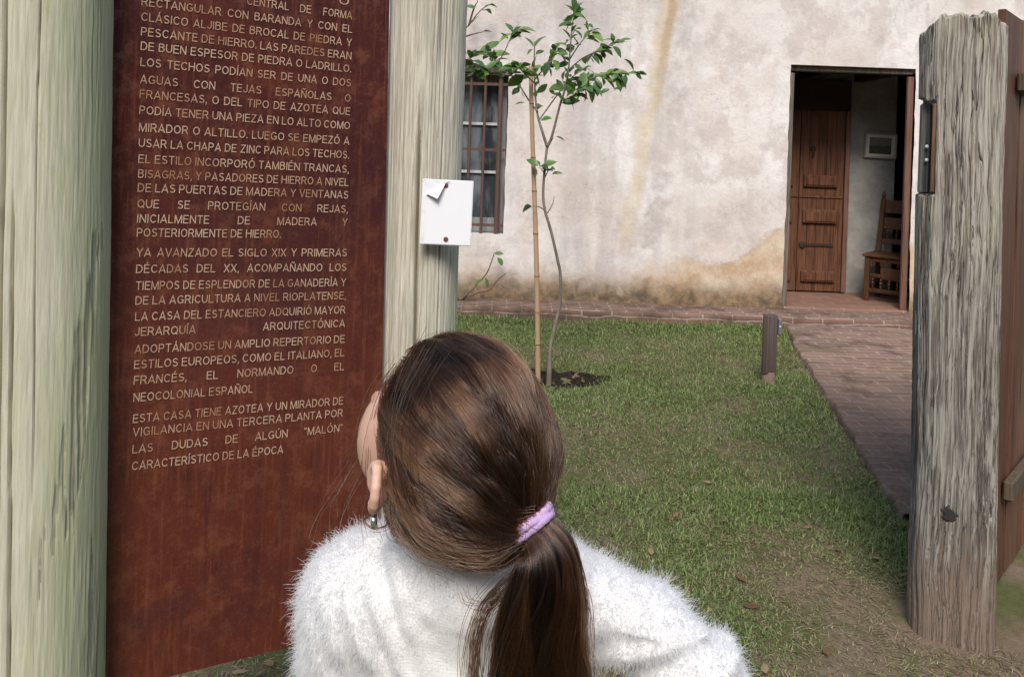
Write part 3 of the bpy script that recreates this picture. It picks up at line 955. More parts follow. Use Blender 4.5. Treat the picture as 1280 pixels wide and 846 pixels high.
# ------------------------------------------------------------------ round timber posts of the sign
def log_post(name, axis, rad, z0, z1, mat, seed, grooves, nz=420, nt=340, knots=(), split=0.003, fib=0.0014, scars=(), scar_mat=None):
    """axis(z)->xy, rad(z)->r, grooves [(theta0, drift, depth, width, za, zb)]; theta measured from -Y towards +X"""
    zs = np.linspace(z0, z1, nz); th = np.linspace(0, 2 * np.pi, nt, endpoint=False)
    T, Zm = np.meshgrid(th, zs)
    ax = np.array([axis(z) for z in zs]); r0 = np.array([rad(z) for z in zs])[:, None]
    dirx, diry = np.sin(T), -np.cos(T)
    Q = np.stack([dirx, diry, Zm], -1)
    r = r0 * (1 + 0.018 * fbm(Q * np.array([1.0, 1.0, 0.9]), 3, seed) + 0.004 * fbm(Q * np.array([4, 4, 2.2]), 3, seed + 1))
    r -= fib * np.clip(fbm(Q * np.array([11, 11, 2.2]), 3, seed + 2), 0, 1)
    r += 0.0006 * fbm(Q * np.array([30, 30, 16]), 3, seed + 3)
    # small splits that run with the grain
    n = fbm(Q * np.array([7, 7, 0.55]), 2, seed + 4)
    r -= split * np.exp(-(n / 0.028) ** 2) * (fbm(Q * np.array([2, 2, 1.1]), 2, seed + 5) > 0.15)
    for (t0, drift, dep, wid, za, zb) in grooves:
        tc = t0 + drift * (Zm - (za + zb) / 2) + 0.04 * fbm(np.stack([Zm * 2, 0 * Zm + t0 * 9, 0 * Zm], -1), 3, seed + 6)
        dth = (T - tc + np.pi) % (2 * np.pi) - np.pi
        env = sstep(za, za + 0.2, Zm) * sstep(zb, zb - 0.2, Zm)
        r -= dep * env * np.exp(-(dth * r0 / wid) ** 4)
    for (tk, zk, sk, dk) in knots:
        dth = ((T - tk + np.pi) % (2 * np.pi) - np.pi) * r0
        rr = np.sqrt((dth / sk) ** 2 + ((Zm - zk) / (sk * 1.6)) ** 2)
        r += dk * np.exp(-rr ** 2) * np.cos(rr * 4)
    smask = np.zeros_like(T)
    wob = 0.10 * fbm(Q * np.array([16, 16, 9]), 4, seed + 8) + 0.07 * fbm(Q * np.array([40, 40, 3]), 2, seed + 9)
    for tl in scars:                                # torn strips where the bark came away
        tl = np.array(tl)
        ta = np.interp(Zm, tl[:, 0], tl[:, 1]); tb = np.interp(Zm, tl[:, 0], tl[:, 2])
        inside_ = np.minimum(T - ta, tb - T) + wob * 0.9
        inside_ = np.minimum(inside_, 2.5 * np.minimum(Zm - tl[0, 0], tl[-1, 0] - Zm) + wob)
        smask = np.maximum(smask, sstep(0.0, 0.05, inside_))
    r += smask * (-0.0022 + 0.0013 * fbm(Q * np.array([45, 45, 8]), 3, seed + 10))
    V = np.stack([ax[:, 0:1] + r * dirx, ax[:, 1:2] + r * diry, Zm + 0 * T], -1)
    V = V.reshape(-1, 3)
    ii, jj = np.meshgrid(np.arange(nz - 1), np.arange(nt), indexing='ij')
    F = np.stack([ii * nt + jj, ii * nt + (jj + 1) % nt, (ii + 1) * nt + (jj + 1) % nt, (ii + 1) * nt + jj], -1).reshape(-1, 4)
    # domed end grain
    c = np.array([[ax[-1, 0], ax[-1, 1], z1 + 0.012]])
    V = np.concatenate([V, c])
    capf = np.array([[(nz - 1) * nt + k, (nz - 1) * nt + (k + 1) % nt, len(V) - 1, len(V) - 1] for k in range(nt)])
    faces = [tuple(q) for q in F] + [tuple(q[:3]) for q in capf]
    o = add(name, V, faces, None if scar_mat else mat, None, (*axis(z0), 0.0), mats=[mat, scar_mat] if scar_mat else None)
    if scar_mat:
        fm = np.zeros(len(o.data.polygons), np.int32); sm = (smask[:-1] > 0.55).reshape(-1); fm[:len(sm)] = sm
        o.data.polygons.foreach_set('material_index', fm)
    return o


DL, DM = 1.30, 1.63
RL, RM = 0.104, 0.0775
LA0 = px(51, 0, DL); LA1 = px(39, 846, DL)
MA0 = px(536.5, 0, DM); MA1 = px(524.5, 430, DM)


def axis_of(a0, a1):
    def f(z):
        t = (z - a0[2]) / (a1[2] - a0[2])
        q = a0 + (a1 - a0) * t
        return q[0], a0[1]
    return f


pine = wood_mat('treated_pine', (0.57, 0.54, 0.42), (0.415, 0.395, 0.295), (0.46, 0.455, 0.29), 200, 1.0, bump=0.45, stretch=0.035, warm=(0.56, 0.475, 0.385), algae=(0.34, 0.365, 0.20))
pine_b = wood_mat('treated_pine_dry', (0.62, 0.58, 0.475), (0.33, 0.295, 0.23), (0.43, 0.425, 0.30), 210, 1.0, bump=0.5, stretch=0.028, warm=(0.56, 0.48, 0.36))
g = [(0.06, 0.05, 0.032, 0.0026, 0.15, 1.9), (0.26, -0.05, 0.024, 0.0018, -0.1, 1.45), (-0.22, 0.05, 0.022, 0.0017, 0.2, 1.2), (0.52, 0.02, 0.008, 0.0010, 0.9, 2.2), (-0.05, -0.04, 0.020, 0.0016, 0.1, 1.05), (-0.75, 0.04, 0.012, 0.0015, 0.1, 2.1), (2.4, 0.05, 0.014, 0.002, 0.1, 2.2), (4.2, 0.02, 0.014, 0.002, 0.1, 2.2)]
scar = wood_mat('bark_scar', (0.40, 0.375, 0.28), (0.19, 0.175, 0.125), (0.33, 0.335, 0.20), 150, 0.3, bump=0.8)
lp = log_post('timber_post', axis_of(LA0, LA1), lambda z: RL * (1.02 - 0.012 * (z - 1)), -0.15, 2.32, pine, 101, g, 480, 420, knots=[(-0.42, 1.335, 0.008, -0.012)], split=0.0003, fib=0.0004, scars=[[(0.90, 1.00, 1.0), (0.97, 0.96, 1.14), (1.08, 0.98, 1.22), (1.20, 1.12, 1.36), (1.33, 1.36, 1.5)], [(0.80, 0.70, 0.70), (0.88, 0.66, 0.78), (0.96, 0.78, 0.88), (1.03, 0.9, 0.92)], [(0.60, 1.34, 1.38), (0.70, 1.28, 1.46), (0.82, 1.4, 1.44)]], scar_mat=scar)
tag(lp, 'thick pale timber post with green algae at the left edge of the rusty sign', 'post', 'round posts holding the sign')
g = [(0.0, -0.035, 0.028, 0.0030, 0.3, 1.65), (0.55, 0.03, 0.010, 0.0014, 0.3, 2.0), (-0.5, 0.03, 0.008, 0.0013, 0.2, 2.1), (0.3, -0.02, 0.006, 0.001, 0.9, 2.0), (-0.25, 0.02, 0.006, 0.001, 0.7, 2.1), (2.6, 0, 0.014, 0.002, 0.2, 2.1), (4.0, 0, 0.014, 0.002, 0.2, 2.1)]
mp = log_post('timber_post', axis_of(MA0, MA1), lambda z: RM * (0.955 + 0.075 * (z - 1.1)), -0.15, 2.28, pine_b, 202, g, 460, 340)
tag(mp, 'dry cracked timber post with the white placard nailed on, right of the rusty sign', 'post', 'round posts holding the sign')

# ------------------------------------------------------------------ rusty sign
AO = px(132, 423, 1.355)
AU = unit(RIGHT * 1.899 - UP * 0.129 + FWD * 1.0)
AV = unit(-RIGHT * 0.02 - UP)
AV = unit(AV - AU * (AU @ AV))
AN = unit(np.cross(AV, AU)); AN = AN if AN[1] < 0 else -AN


def on_sign(x, y):
    d = ray(x, y)
    t = ((AO - EYE) @ AN) / (d @ AN)
    q = EYE + d * t - AO
    return q @ AU, q @ AV


def SP(a, b, n=0.0):
    return AO + AU * a + AV * b + AN * n


def rust_mat():
    M = Mat('rusty_steel', 0.62, 0.35)
    n1 = M.noise(3.2, 5, 0.6); n2 = M.noise(26, 6, 0.75); n3 = M.noise(260, 3, 0.65)
    z = M.sep()[2]
    v = M.noise(130, 4, 0.65, M.map((1, 1, 0.05))); v2 = M.noise(40, 3, 0.6, M.map((1, 1, 0.06), (3, 3, 3)))
    h = M.noise(70, 3, 0.6, M.map((0.08, 0.08, 1), (0, 0, 0), (0, 0.06, 0)))
    up = M.step(M.plus(z, M.mul(M.sub(n1, 0.5), 0.9)), 0.25, 1.0)         # the top weathered darker, the foot browner
    c = M.mix(up, (0.098, 0.024, 0.015), (0.064, 0.019, 0.018))
    c = M.mix(M.mul(M.step(n1, 0.50, 0.68), 0.55), c, (0.125, 0.028, 0.017))
    c = M.mix(M.mul(M.step(n2, 0.46, 0.66), 0.55), c, (0.165, 0.055, 0.027))
    c = M.mix(M.mul(M.step(M.noise(48, 5, 0.7, M.map((1, 1, 0.5), (4, 4, 4))), 0.52, 0.68), 0.5), c, (0.045, 0.014, 0.014))
    c = M.mix(M.mul(M.step(v, 0.50, 0.68), 0.35), c, (0.20, 0.068, 0.036))
    c = M.mix(M.mul(M.step(v2, 0.52, 0.68), 0.3), c, (0.045, 0.016, 0.019))
    c = M.mix(M.mul(M.step(h, 0.60, 0.72), 0.22), c, (0.035, 0.014, 0.016))
    c = M.mix(M.mul(M.step(M.noise(2.3, 5, 0.7, M.map((1, 1, 1), (5, 5, 5))), 0.54, 0.72), 0.38), c, (0.036, 0.015, 0.020))
    c = M.mix(M.mul(M.step(n3, 0.55, 0.75), 0.35), c, (0.21, 0.085, 0.05))
    return M.fin(c, M.step(n2, 0.1, 1.4), M.bump(M.plus(n2, M.mul(n3, 0.5)), 0.35, 0.002))


RUST = rust_mat()
sign_c = [on_sign(137.5, 0), on_sign(127, 846), on_sign(487, 0), on_sign(476, 560), on_sign(210, 846), on_sign(361, 808.5)]
# straight edges through the measured points
(bx0, by0), (bx1, by1) = sign_c[4], sign_c[5]
top_b = on_sign(300, -260)[1]
edge = lambda p, q, b: p[0] + (q[0] - p[0]) * (b - p[1]) / (q[1] - p[1])
# the lower edge meets both sides
bl_b = by0 + (by1 - by0) * (edge(sign_c[0], sign_c[1], by0) - bx0) / (bx1 - bx0)
br_b = by0 + (by1 - by0) * (edge(sign_c[2], sign_c[3], by1) - bx0) / (bx1 - bx0)
TLc = (edge(sign_c[0], sign_c[1], top_b) - 0.03, top_b); BLc = (edge(sign_c[0], sign_c[1], bl_b) - 0.03, bl_b)
TRc = (edge(sign_c[2], sign_c[3], top_b), top_b); BRc = (edge(sign_c[2], sign_c[3], br_b), br_b)
sx_, sy_ = 0.5 * (BLc[0] + BRc[0]), max(BLc[1], BRc[1])
sign_base = SP(sx_, sy_)
sign = empty('information_sign', (sign_base[0], sign_base[1], sign_base[2]), 'tall rusty steel panel with cut Spanish lettering between two round posts', 'sign')
V = []; NA, NB = 24, 60
for side in (0.0, -0.006):
    for i in range(NB):
        t = i / (NB - 1)
        l = np.array(TLc) * (1 - t) + np.array(BLc) * t; r_ = np.array(TRc) * (1 - t) + np.array(BRc) * t
        for j in range(NA):
            s = j / (NA - 1)
            a, b_ = l * (1 - s) + r_ * s
            w = 0.0
            V.append(SP(a, b_, side + w))
F = []
gid = lambda k, i, j: k * NA * NB + i * NA + j
for i in range(NB - 1):
    for j in range(NA - 1):
        F.append((gid(0, i, j), gid(0, i + 1, j), gid(0, i + 1, j + 1), gid(0, i, j + 1)))
        F.append((gid(1, i, j), gid(1, i, j + 1), gid(1, i + 1, j + 1), gid(1, i + 1, j)))
for i in range(NB - 1):
    F.append((gid(0, i, 0), gid(1, i, 0), gid(1, i + 1, 0), gid(0, i + 1, 0)))
    F.append((gid(0, i, NA - 1), gid(0, i + 1, NA - 1), gid(1, i + 1, NA - 1), gid(1, i, NA - 1)))
for j in range(NA - 1):
    F.append((gid(0, 0, j), gid(0, 0, j + 1), gid(1, 0, j + 1), gid(1, 0, j)))
    F.append((gid(0, NB - 1, j), gid(1, NB - 1, j), gid(1, NB - 1, j + 1), gid(0, NB - 1, j + 1)))
add('panel', V, F, RUST, sign, smooth=False)
# steel angles behind the sheet that hold it to the posts
for s_ in (0, 1):
    for b_ in (top_b + 0.16, bl_b - 0.22):
        a = (TLc[0] + 0.035) if s_ == 0 else (TRc[0] - 0.02)
        MB().box(SP(a, b_, -0.022), (0.02, 0.03, 0.015), np.array([AU, AV, AN]), 0.002).build('bracket', RUST, sign)

LINES = [
    (-36, [('O', 424, 436)], None), (-17.3, [('CENTRAL', 309, 361), ('DE', 375, 389), ('FORMA', 404, 440)], None),
    (2, 'RECTANGULAR CON BARANDA Y CON EL', 1), (21, 'CLÁSICO ALJIBE DE BROCAL DE PIEDRA Y', 1), (39.5, 'PESCANTE DE HIERRO. LAS PAREDES ERAN', 1),
    (57.5, 'DE BUEN ESPESOR DE PIEDRA O LADRILLO.', 1), (77.5, 'LOS TECHOS PODÍAN SER DE UNA O DOS', 1), (99, 'AGUAS CON TEJAS ESPAÑOLAS O', 1),
    (117.5, 'FRANCESAS, O DEL TIPO DE AZOTEA QUE', 1), (137.5, 'PODÍA TENER UNA PIEZA EN LO ALTO COMO', 1), (159, 'MIRADOR O ALTILLO. LUEGO SE EMPEZÓ A', 1),
    (178.5, 'USAR LA CHAPA DE ZINC PARA LOS TECHOS.', 1), (198.5, 'EL ESTILO INCORPORÓ TAMBIÉN TRANCAS,', 1), (217, 'BISAGRAS, Y PASADORES DE HIERRO A NIVEL', 1),
    (234.5, 'DE LAS PUERTAS DE MADERA Y VENTANAS', 1), (254.5, 'QUE SE PROTEGÍAN CON REJAS,', 1), (273, 'INICIALMENTE DE MADERA Y', 1), (290.5, 'POSTERIORMENTE DE HIERRO.', 351),
    (315.5, 'YA AVANZADO EL SIGLO XIX Y PRIMERAS', 1), (336, 'DÉCADAS DEL XX, ACOMPAÑANDO LOS', 1), (357, 'TIEMPOS DE ESPLENDOR DE LA GANADERÍA Y', 1),
    (375.5, 'DE LA AGRICULTURA A NIVEL RIOPLATENSE,', 1), (395.5, 'LA CASA DEL ESTANCIERO ADQUIRIÓ MAYOR', 1), (414.5, 'JERARQUÍA ARQUITECTÓNICA', 1),
    (436.5, 'ADOPTÁNDOSE UN AMPLIO REPERTORIO DE', 1), (455.5, 'ESTILOS EUROPEOS, COMO EL ITALIANO, EL', 1), (475, 'FRANCÉS, EL NORMANDO O EL', 1), (496.5, 'NEOCOLONIAL ESPAÑOL', 316),
    (523, 'ESTA CASA TIENE AZOTEA Y UN MIRADOR DE', 1), (540, 'VIGILANCIA EN UNA TERCERA PLANTA POR', 1), (561, 'LAS DUDAS DE ALGÚN “MALÓN”', 1), (582, 'CARACTERÍSTICO DE LA ÉPOCA', 354)]
def arc(cx, cy, rx, ry, a0, a1, n=14):
    return [(cx + rx * math.cos(R(a0 + (a1 - a0) * i / n)), cy + ry * math.sin(R(a0 + (a1 - a0) * i / n))) for i in range(n + 1)]


SW = 0.118                                       # stroke thickness in cap heights
e = SW / 2
t1, b1 = 1 - e, e


def glyphs():
    g = {}
    g['A'] = (0.80, [[(0.04, 0), (0.40, 1 - e * .6), (0.76, 0)], [(0.17, 0.30), (0.63, 0.30)]])
    g['B'] = (0.70, [[(e, b1), (e, t1)], [(e, t1), (0.40, t1)] + arc(0.40, 0.755, 0.19, 0.170, 90, -90) + [(e, 0.545)], [(0.40, 0.53)] + arc(0.40, 0.302, 0.225, 0.228, 90, -90) + [(e, b1)]])
    g['C'] = (0.78, [arc(0.42, 0.5, 0.34, 0.425, 38, 322, 24)])
    g['D'] = (0.76, [[(e, b1), (e, t1), (0.34, t1)] + arc(0.34, 0.5, 0.345, 0.425, 90, -90, 18) + [(e, b1)]])
    g['E'] = (0.66, [[(0.63, t1), (e, t1), (e, b1), (0.65, b1)], [(e, 0.53), (0.58, 0.53)]])
    g['F'] = (0.62, [[(0.60, t1), (e, t1), (e, 0)], [(e, 0.51), (0.53, 0.51)]])
    g['G'] = (0.82, [arc(0.42, 0.5, 0.345, 0.425, 42, 325, 24) + [(0.735, 0.20), (0.735, 0.46), (0.45, 0.46)]])
    g['H'] = (0.74, [[(e, 0), (e, 1)], [(0.74 - e, 0), (0.74 - e, 1)], [(e, 0.53), (0.74 - e, 0.53)]])
    g['I'] = (0.16, [[(0.08, 0), (0.08, 1)]])
    g['J'] = (0.56, [[(0.48, 1), (0.48, 0.30)] + arc(0.275, 0.29, 0.205, 0.215, 0, -180, 12)])
    g['L'] = (0.60, [[(e, 1), (e, b1), (0.59, b1)]])
    g['M'] = (0.88, [[(e, 0), (e, 1)], [(0.88 - e, 0), (0.88 - e, 1)], [(e + 0.02, 0.97), (0.44, 0.04), (0.86 - e, 0.97)]])
    g['N'] = (0.74, [[(e, 0), (e, 1)], [(0.74 - e, 0), (0.74 - e, 1)], [(e + 0.02, 0.95), (0.72 - e, 0.05)]])
    g['O'] = (0.84, [arc(0.42, 0.5, 0.345, 0.425, 0, 360, 32)])
    g['P'] = (0.68, [[(e, 0), (e, t1), (0.38, t1)] + arc(0.38, 0.69, 0.222, 0.235, 90, -90) + [(e, 0.455)]])
    g['Q'] = (0.84, [arc(0.42, 0.5, 0.345, 0.425, 0, 360, 32), [(0.50, 0.25), (0.80, 0.0)]])
    g['R'] = (0.74, [[(e, 0), (e, t1), (0.40, t1)] + arc(0.40, 0.70, 0.222, 0.225, 90, -90) + [(e, 0.475)], [(0.42, 0.46), (0.70, 0.0)]])
    g['S'] = (0.70, [arc(0.35, 0.725, 0.245, 0.20, 25, 270, 16) + arc(0.35, 0.285, 0.265, 0.21, 90, -155, 16)])
    g['T'] = (0.68, [[(0, t1), (0.68, t1)], [(0.34, t1), (0.34, 0)]])
    g['U'] = (0.74, [[(e, 1), (e, 0.38)] + arc(0.37, 0.36, 0.295, 0.285, 180, 360, 18) + [(0.74 - e, 1)]])
    g['V'] = (0.76, [[(0.04, 1), (0.38, e * .6), (0.72, 1)]])
    g['X'] = (0.74, [[(0.05, 0), (0.69, 1)], [(0.05, 1), (0.69, 0)]])
    g['Y'] = (0.74, [[(0.04, 1), (0.37, 0.45), (0.70, 1)], [(0.37, 0.45), (0.37, 0)]])
    g['Z'] = (0.68, [[(0.05, t1), (0.61, t1), (0.06, b1), (0.64, b1)]])
    g['.'] = (0.17, [[(0.08, 0.0), (0.08, 0.16)]])
    g[','] = (0.17, [[(0.09, 0.16), (0.09, 0.02), (0.03, -0.16)]])
    ac = lambda x: [[(x - 0.06, 1.08), (x + 0.09, 1.26)]]
    for p, q in (('Á', 'A'), ('É', 'E'), ('Í', 'I'), ('Ó', 'O'), ('Ú', 'U')): g[p] = (g[q][0], g[q][1] + ac(g[q][0] / 2))
    g['Ñ'] = (g['N'][0], g['N'][1] + [[(0.17, 1.12), (0.27, 1.19), (0.45, 1.11), (0.57, 1.18)]])
    g['“'] = (0.36, [[(0.06, 0.72), (0.10, 1.0)], [(0.24, 0.72), (0.28, 1.0)]]); g['”'] = (0.36, [[(0.06, 0.72), (0.10, 1.0)], [(0.24, 0.72), (0.28, 1.0)]])
    return g


GLYPH = glyphs()
CAPH = 1.0


def stroke(pl, w):
    """a flat ribbon along a polyline with mitred joints"""
    p = np.array(pl, float); n = len(p)
    closed = n > 8 and np.linalg.norm(p[0] - p[-1]) < 1e-6
    d = np.diff(p, axis=0); d /= np.linalg.norm(d, axis=1)[:, None] + 1e-9
    nr = np.stack([-d[:, 1], d[:, 0]], -1)
    v = []
    for i in range(n):
        a = nr[i - 1] if i > 0 else (nr[-1] if closed else nr[0]); b_ = nr[i] if i < n - 1 else (nr[0] if closed else nr[-1])
        m = a + b_; m /= np.linalg.norm(m) + 1e-9
        k = 1 / max(0.42, m @ b_)
        v += [p[i] + m * w / 2 * k, p[i] - m * w / 2 * k]
    f = [(2 * i, 2 * i + 1, 2 * i + 3, 2 * i + 2) for i in range(n - 1)]
    return v, f


_words = {}


def word_mesh(w):
    if w in _words: return _words[w]
    v = []; f = []; x = 0.0; k = 0
    for ch in w:
        wd, st = GLYPH[ch]
        for pl in st:
            a, q = stroke(pl, SW); n0 = len(v)
            for (u, y_) in a: v.append((x + u, y_, k * 0.00006))
            f += [tuple(i + n0 for i in t) for t in q]; k = (k + 1) % 7
        x += wd + 0.135
    _words[w] = (np.array(v), f)
    return _words[w]


def letter_mat():
    M = Mat('cut_letter_edge', 0.75, 0.25)
    n = M.noise(13, 5, 0.65); f = M.noise(150, 3, 0.6)
    c = M.mix(M.step(n, 0.40, 0.66), (0.50, 0.345, 0.24), (0.33, 0.165, 0.095))
    c = M.mix(M.mul(M.step(f, 0.5, 0.72), 0.5), c, (0.26, 0.115, 0.06))
    return M.fin(c, None, M.bump(f, 0.3, 0.001))


LET = letter_mat()
VPX, VPY = 2539.0, 317.0


def para(lines, name):
    mv = []; mf = []; n = 0
    for (yl, txt, end) in lines:
        xl_ = 177 - 0.0207 * (yl - 3)
        yat = lambda x: yl + (VPY - yl) * (x - xl_) / (VPX - xl_)
        h_plane = abs(on_sign(xl_, yl + 5.4)[1] - on_sign(xl_, yl - 5.4)[1])
        sc = h_plane / CAPH
        if isinstance(txt, list):
            items = [(w, on_sign(a, yat(a))[0], on_sign(b_, yat(b_))[0]) for w, a, b_ in txt]
        else:
            xr = (440 - 0.0213 * (yl - 3)) if end == 1 else end
            a0 = on_sign(xl_, yl)[0]; a1 = on_sign(xr, yat(xr))[0]
            ws = txt.split(' ')
            wid = np.array([(word_mesh(w)[0][:, 0].max() - word_mesh(w)[0][:, 0].min()) * sc for w in ws])
            gaps = len(ws) - 1
            ming = 0.42 * sc
            room = (a1 - a0) - gaps * ming
            k = min(0.93, room / wid.sum())
            if end != 1: k = min(0.96, room / wid.sum())
            wid = wid * k
            gap = ((a1 - a0) - wid.sum()) / gaps
            items = []; a = a0
            for w, wd in zip(ws, wid):
                items.append((w, a, a + wd)); a += wd + gap
        for w, a, a2 in items:
            v, f = word_mesh(w)
            x0, x1 = v[:, 0].min(), v[:, 0].max()
            q = v.copy()
            q[:, 0] = a + (v[:, 0] - x0) / (x1 - x0) * (a2 - a)
            bmid = on_sign(xl_, yl)[1]
            bb = bmid - (v[:, 1] - CAPH / 2) * sc
            mv.append(AO + q[:, 0:1] * AU + bb[:, None] * AV + AN * (0.0012 + v[:, 2:3]))
            for p in f: mf.append(tuple(i + n for i in p))
            n += len(v)
    add(name, np.concatenate(mv), mf, LET, sign, smooth=False)


para(LINES[:18], 'lettering'); para(LINES[18:28], 'lettering'); para(LINES[28:], 'lettering')

# ------------------------------------------------------------------ placard nailed on the middle post
pcw = [px(528, 223.5, 1.528), px(592, 226.5, 1.528), px(588.5, 308, 1.528), px(524.5, 305, 1.528)]
pc0 = sum(pcw) / 4
pu = unit(pcw[1] - pcw[0]); pv = unit(pcw[3] - pcw[0]); pv = unit(pv - pu * (pu @ pv)); pn = -unit(np.cross(pu, pv)); pn = pn if pn[1] < 0 else -pn
pw, ph = np.linalg.norm(pcw[1] - pcw[0]) / 2, np.linalg.norm(pcw[3] - pcw[0]) / 2
post_front = np.array(axis_of(MA0, MA1)(pc0[2]))
pc0 = np.array([pc0[0], pc0[1], pc0[2]])
plac = empty('placard', pc0 + pv * ph, 'small blank white placard nailed with two screws to the middle post', 'placard')
pm = Mat('white_placard', 0.55, 0.35)
pm.fin(pm.mix(pm.step(pm.noise(60, 4, 0.6), 0.4, 0.7), (0.80, 0.80, 0.83), (0.70, 0.70, 0.73)))
MB().box(pc0, (pw, ph, 0.0015), np.array([pu, pv, pn]), 0.0008).build('plate', pm.m, plac)
# printed paper sheet whose upper left corner has come loose and folded over
V = []; F = []
N_ = 26
lx0, lx1, ly0, ly1 = -pw + 0.009, pw - 0.002, -ph + 0.002, ph - 0.002
V = []; F = []
for i in range(N_):
    for j in range(N_):
        a = lx0 + (lx1 - lx0) * i / (N_ - 1); b_ = ly0 + (ly1 - ly0) * j / (N_ - 1)
        n_off = 0.0021
        # fold line cuts the upper left corner; beyond it the paper curls back over itself
        s = ((a - lx0) / 0.048 + (b_ - ly0) / 0.032) - 1
        if s < 0:
            nd = unit(np.array([1 / 0.048, 1 / 0.032])); dist = -s / np.hypot(1 / 0.048, 1 / 0.032)
            rc = 0.0035
            ang = min(dist / rc, math.pi * 0.86)
            back = rc * math.sin(ang) + (max(0, dist - rc * math.pi * 0.86)) * math.cos(math.pi * 0.86)
            lift = rc * (1 - math.cos(ang)) + max(0, dist - rc * math.pi * 0.86) * math.sin(math.pi * 0.86)
            a += nd[0] * (dist - back); b_ += nd[1] * (dist - back); n_off += lift
        V.append(pc0 + pu * a + pv * b_ + pn * n_off)
F = np.array([(i * N_ + j, (i + 1) * N_ + j, (i + 1) * N_ + j + 1, i * N_ + j + 1) for i in range(N_ - 1) for j in range(N_ - 1)])
pp = Mat('white_paper', 0.6, 0.3); pp.fin(pp.mix(pp.noise(20, 3), (0.83, 0.83, 0.85), (0.78, 0.78, 0.81)))
add('paper_sheet', V, F, pp.m, plac)
scm = Mat('rusty_screw', 0.6, 0.4); scm.fin(scm.mix(scm.noise(300, 3), (0.10, 0.03, 0.025), (0.20, 0.08, 0.06)))
nax = np.array([pu, pv, pn])
for y_ in (232, 299.5):
    q = px(557, y_, 1.52); a, b_ = (q - pc0) @ pu, (q - pc0) @ pv
    MB().lathe(pc0 + pu * a + pv * b_ + pn * 0.001, [(0.0047, 0), (0.0047, 0.0022), (0.0040, 0.0032), (0.0016, 0.0036), (0.0014, 0.0024), (0.0, 0.0023)], 18, nax).build('screw', scm.m, plac, smooth=False)
# spacer screws' shanks into the post
for y_ in (232, 299.5):
    q = px(557, y_, 1.52); a, b_ = (q - pc0) @ pu, (q - pc0) @ pv
    MB().lathe(pc0 + pu * a + pv * b_ - pn * 0.04, [(0.0018, 0), (0.0018, 0.0384)], 8, nax).build('screw_shank', scm.m, plac)

# ------------------------------------------------------------------ weathered gate post
GP = px_ground(1188, 800, 0.0)
gp_c = np.array([GP[0] + 0.030, GP[1] + 0.11])
vd = unit(np.array([gp_c[0], gp_c[1], 0.0]))                 # from camera to post
ta = R(-26)
bdir = np.array([-(vd[0] * math.cos(0.05) - vd[1] * math.sin(0.05)), -(vd[0] * math.sin(0.05) + vd[1] * math.cos(0.05))])
bdir /= np.linalg.norm(bdir)
adir = np.array([-bdir[1], bdir[0]]); adir = adir if adir[0] > 0 else -adir
POLY = np.array([(-0.045, 0.124), (0.01, 0.132), (0.085, 0.130), (0.135, 0.114), (0.147, 0.06), (0.142, -0.06), (0.10, -0.12), (-0.04, -0.125), (-0.085, -0.07), (-0.095, 0.0), (-0.090, 0.058), (-0.074, 0.096)])
# dense smooth closed outline
per = np.linalg.norm(np.roll(POLY, -1, 0) - POLY, axis=1); cum = np.concatenate([[0], np.cumsum(per)])
NT = 620
s_ = np.linspace(0, cum[-1], NT, endpoint=False)
PC = np.concatenate([POLY, POLY[:1]])
ox = np.interp(s_, cum, PC[:, 0]); oy = np.interp(s_, cum, PC[:, 1])
for _ in range(9):
    ox = 0.25 * np.roll(ox, 1) + 0.5 * ox + 0.25 * np.roll(ox, -1); oy = 0.25 * np.roll(oy, 1) + 0.5 * oy + 0.25 * np.roll(oy, -1)
tx, ty = np.roll(ox, -1) - np.roll(ox, 1), np.roll(oy, -1) - np.roll(oy, 1)
ln = np.hypot(tx, ty); nx_, ny_ = ty / ln, -tx / ln
if (nx_ * ox + ny_ * oy).mean() < 0: nx_, ny_ = -nx_, -ny_
zpost = lambda y, x=1190: EYE[2] + (ray(x, y)[2] / np.hypot(*ray(x, y)[:2])) * (np.hypot(*gp_c) - 0.125)
ZT = zpost(19)
zn0, zn1 = zpost(244, 1165), zpost(124, 1165)
NZ = 520
zs = np.linspace(-0.2, ZT, NZ)
S, Zm = np.meshgrid(s_, zs)
OX, OY, NX, NY = [np.broadcast_to(q, S.shape) for q in (ox, oy, nx_, ny_)]
Q = np.stack([OX * 9, OY * 9, Zm], -1)
warp = 0.25 * fbm(np.stack([OX * 5, OY * 5, Zm * 1.6], -1), 3, 61)
Qw = Q + np.stack([warp, warp, 0 * warp], -1)
disp = 0.006 * fbm(Qw * np.array([0.5, 0.5, 0.8]), 3, 62)
g1 = fbm(Qw * np.array([4.5, 4.5, 0.9]), 3, 63)
disp -= 0.0095 * np.exp(-(g1 / 0.07) ** 2) * sstep(-0.5, 0.3, fbm(Q * np.array([1, 1, 1.2]), 2, 66))
g2 = fbm(Qw * np.array([9, 9, 1.3]), 3, 64)
disp -= 0.0040 * np.exp(-(g2 / 0.09) ** 2)
disp += 0.0016 * fbm(Qw * np.array([22, 22, 2.2]), 2, 65)
disp += 0.003 * sstep(0.5, 0.0, Zm)
# the right hand top is chewed lower
t_drop = 0.018 * np.abs(noise3(np.stack([OX * 40, OY * 40, 0 * S], -1), 67)) + 0.045 * sstep(-0.035, -0.095, OX) + 0.028 * sstep(0.095, 0.145, OX)
Zf = np.where(Zm > ZT - 0.12, Zm - t_drop * sstep(ZT - 0.12, ZT, Zm), Zm)
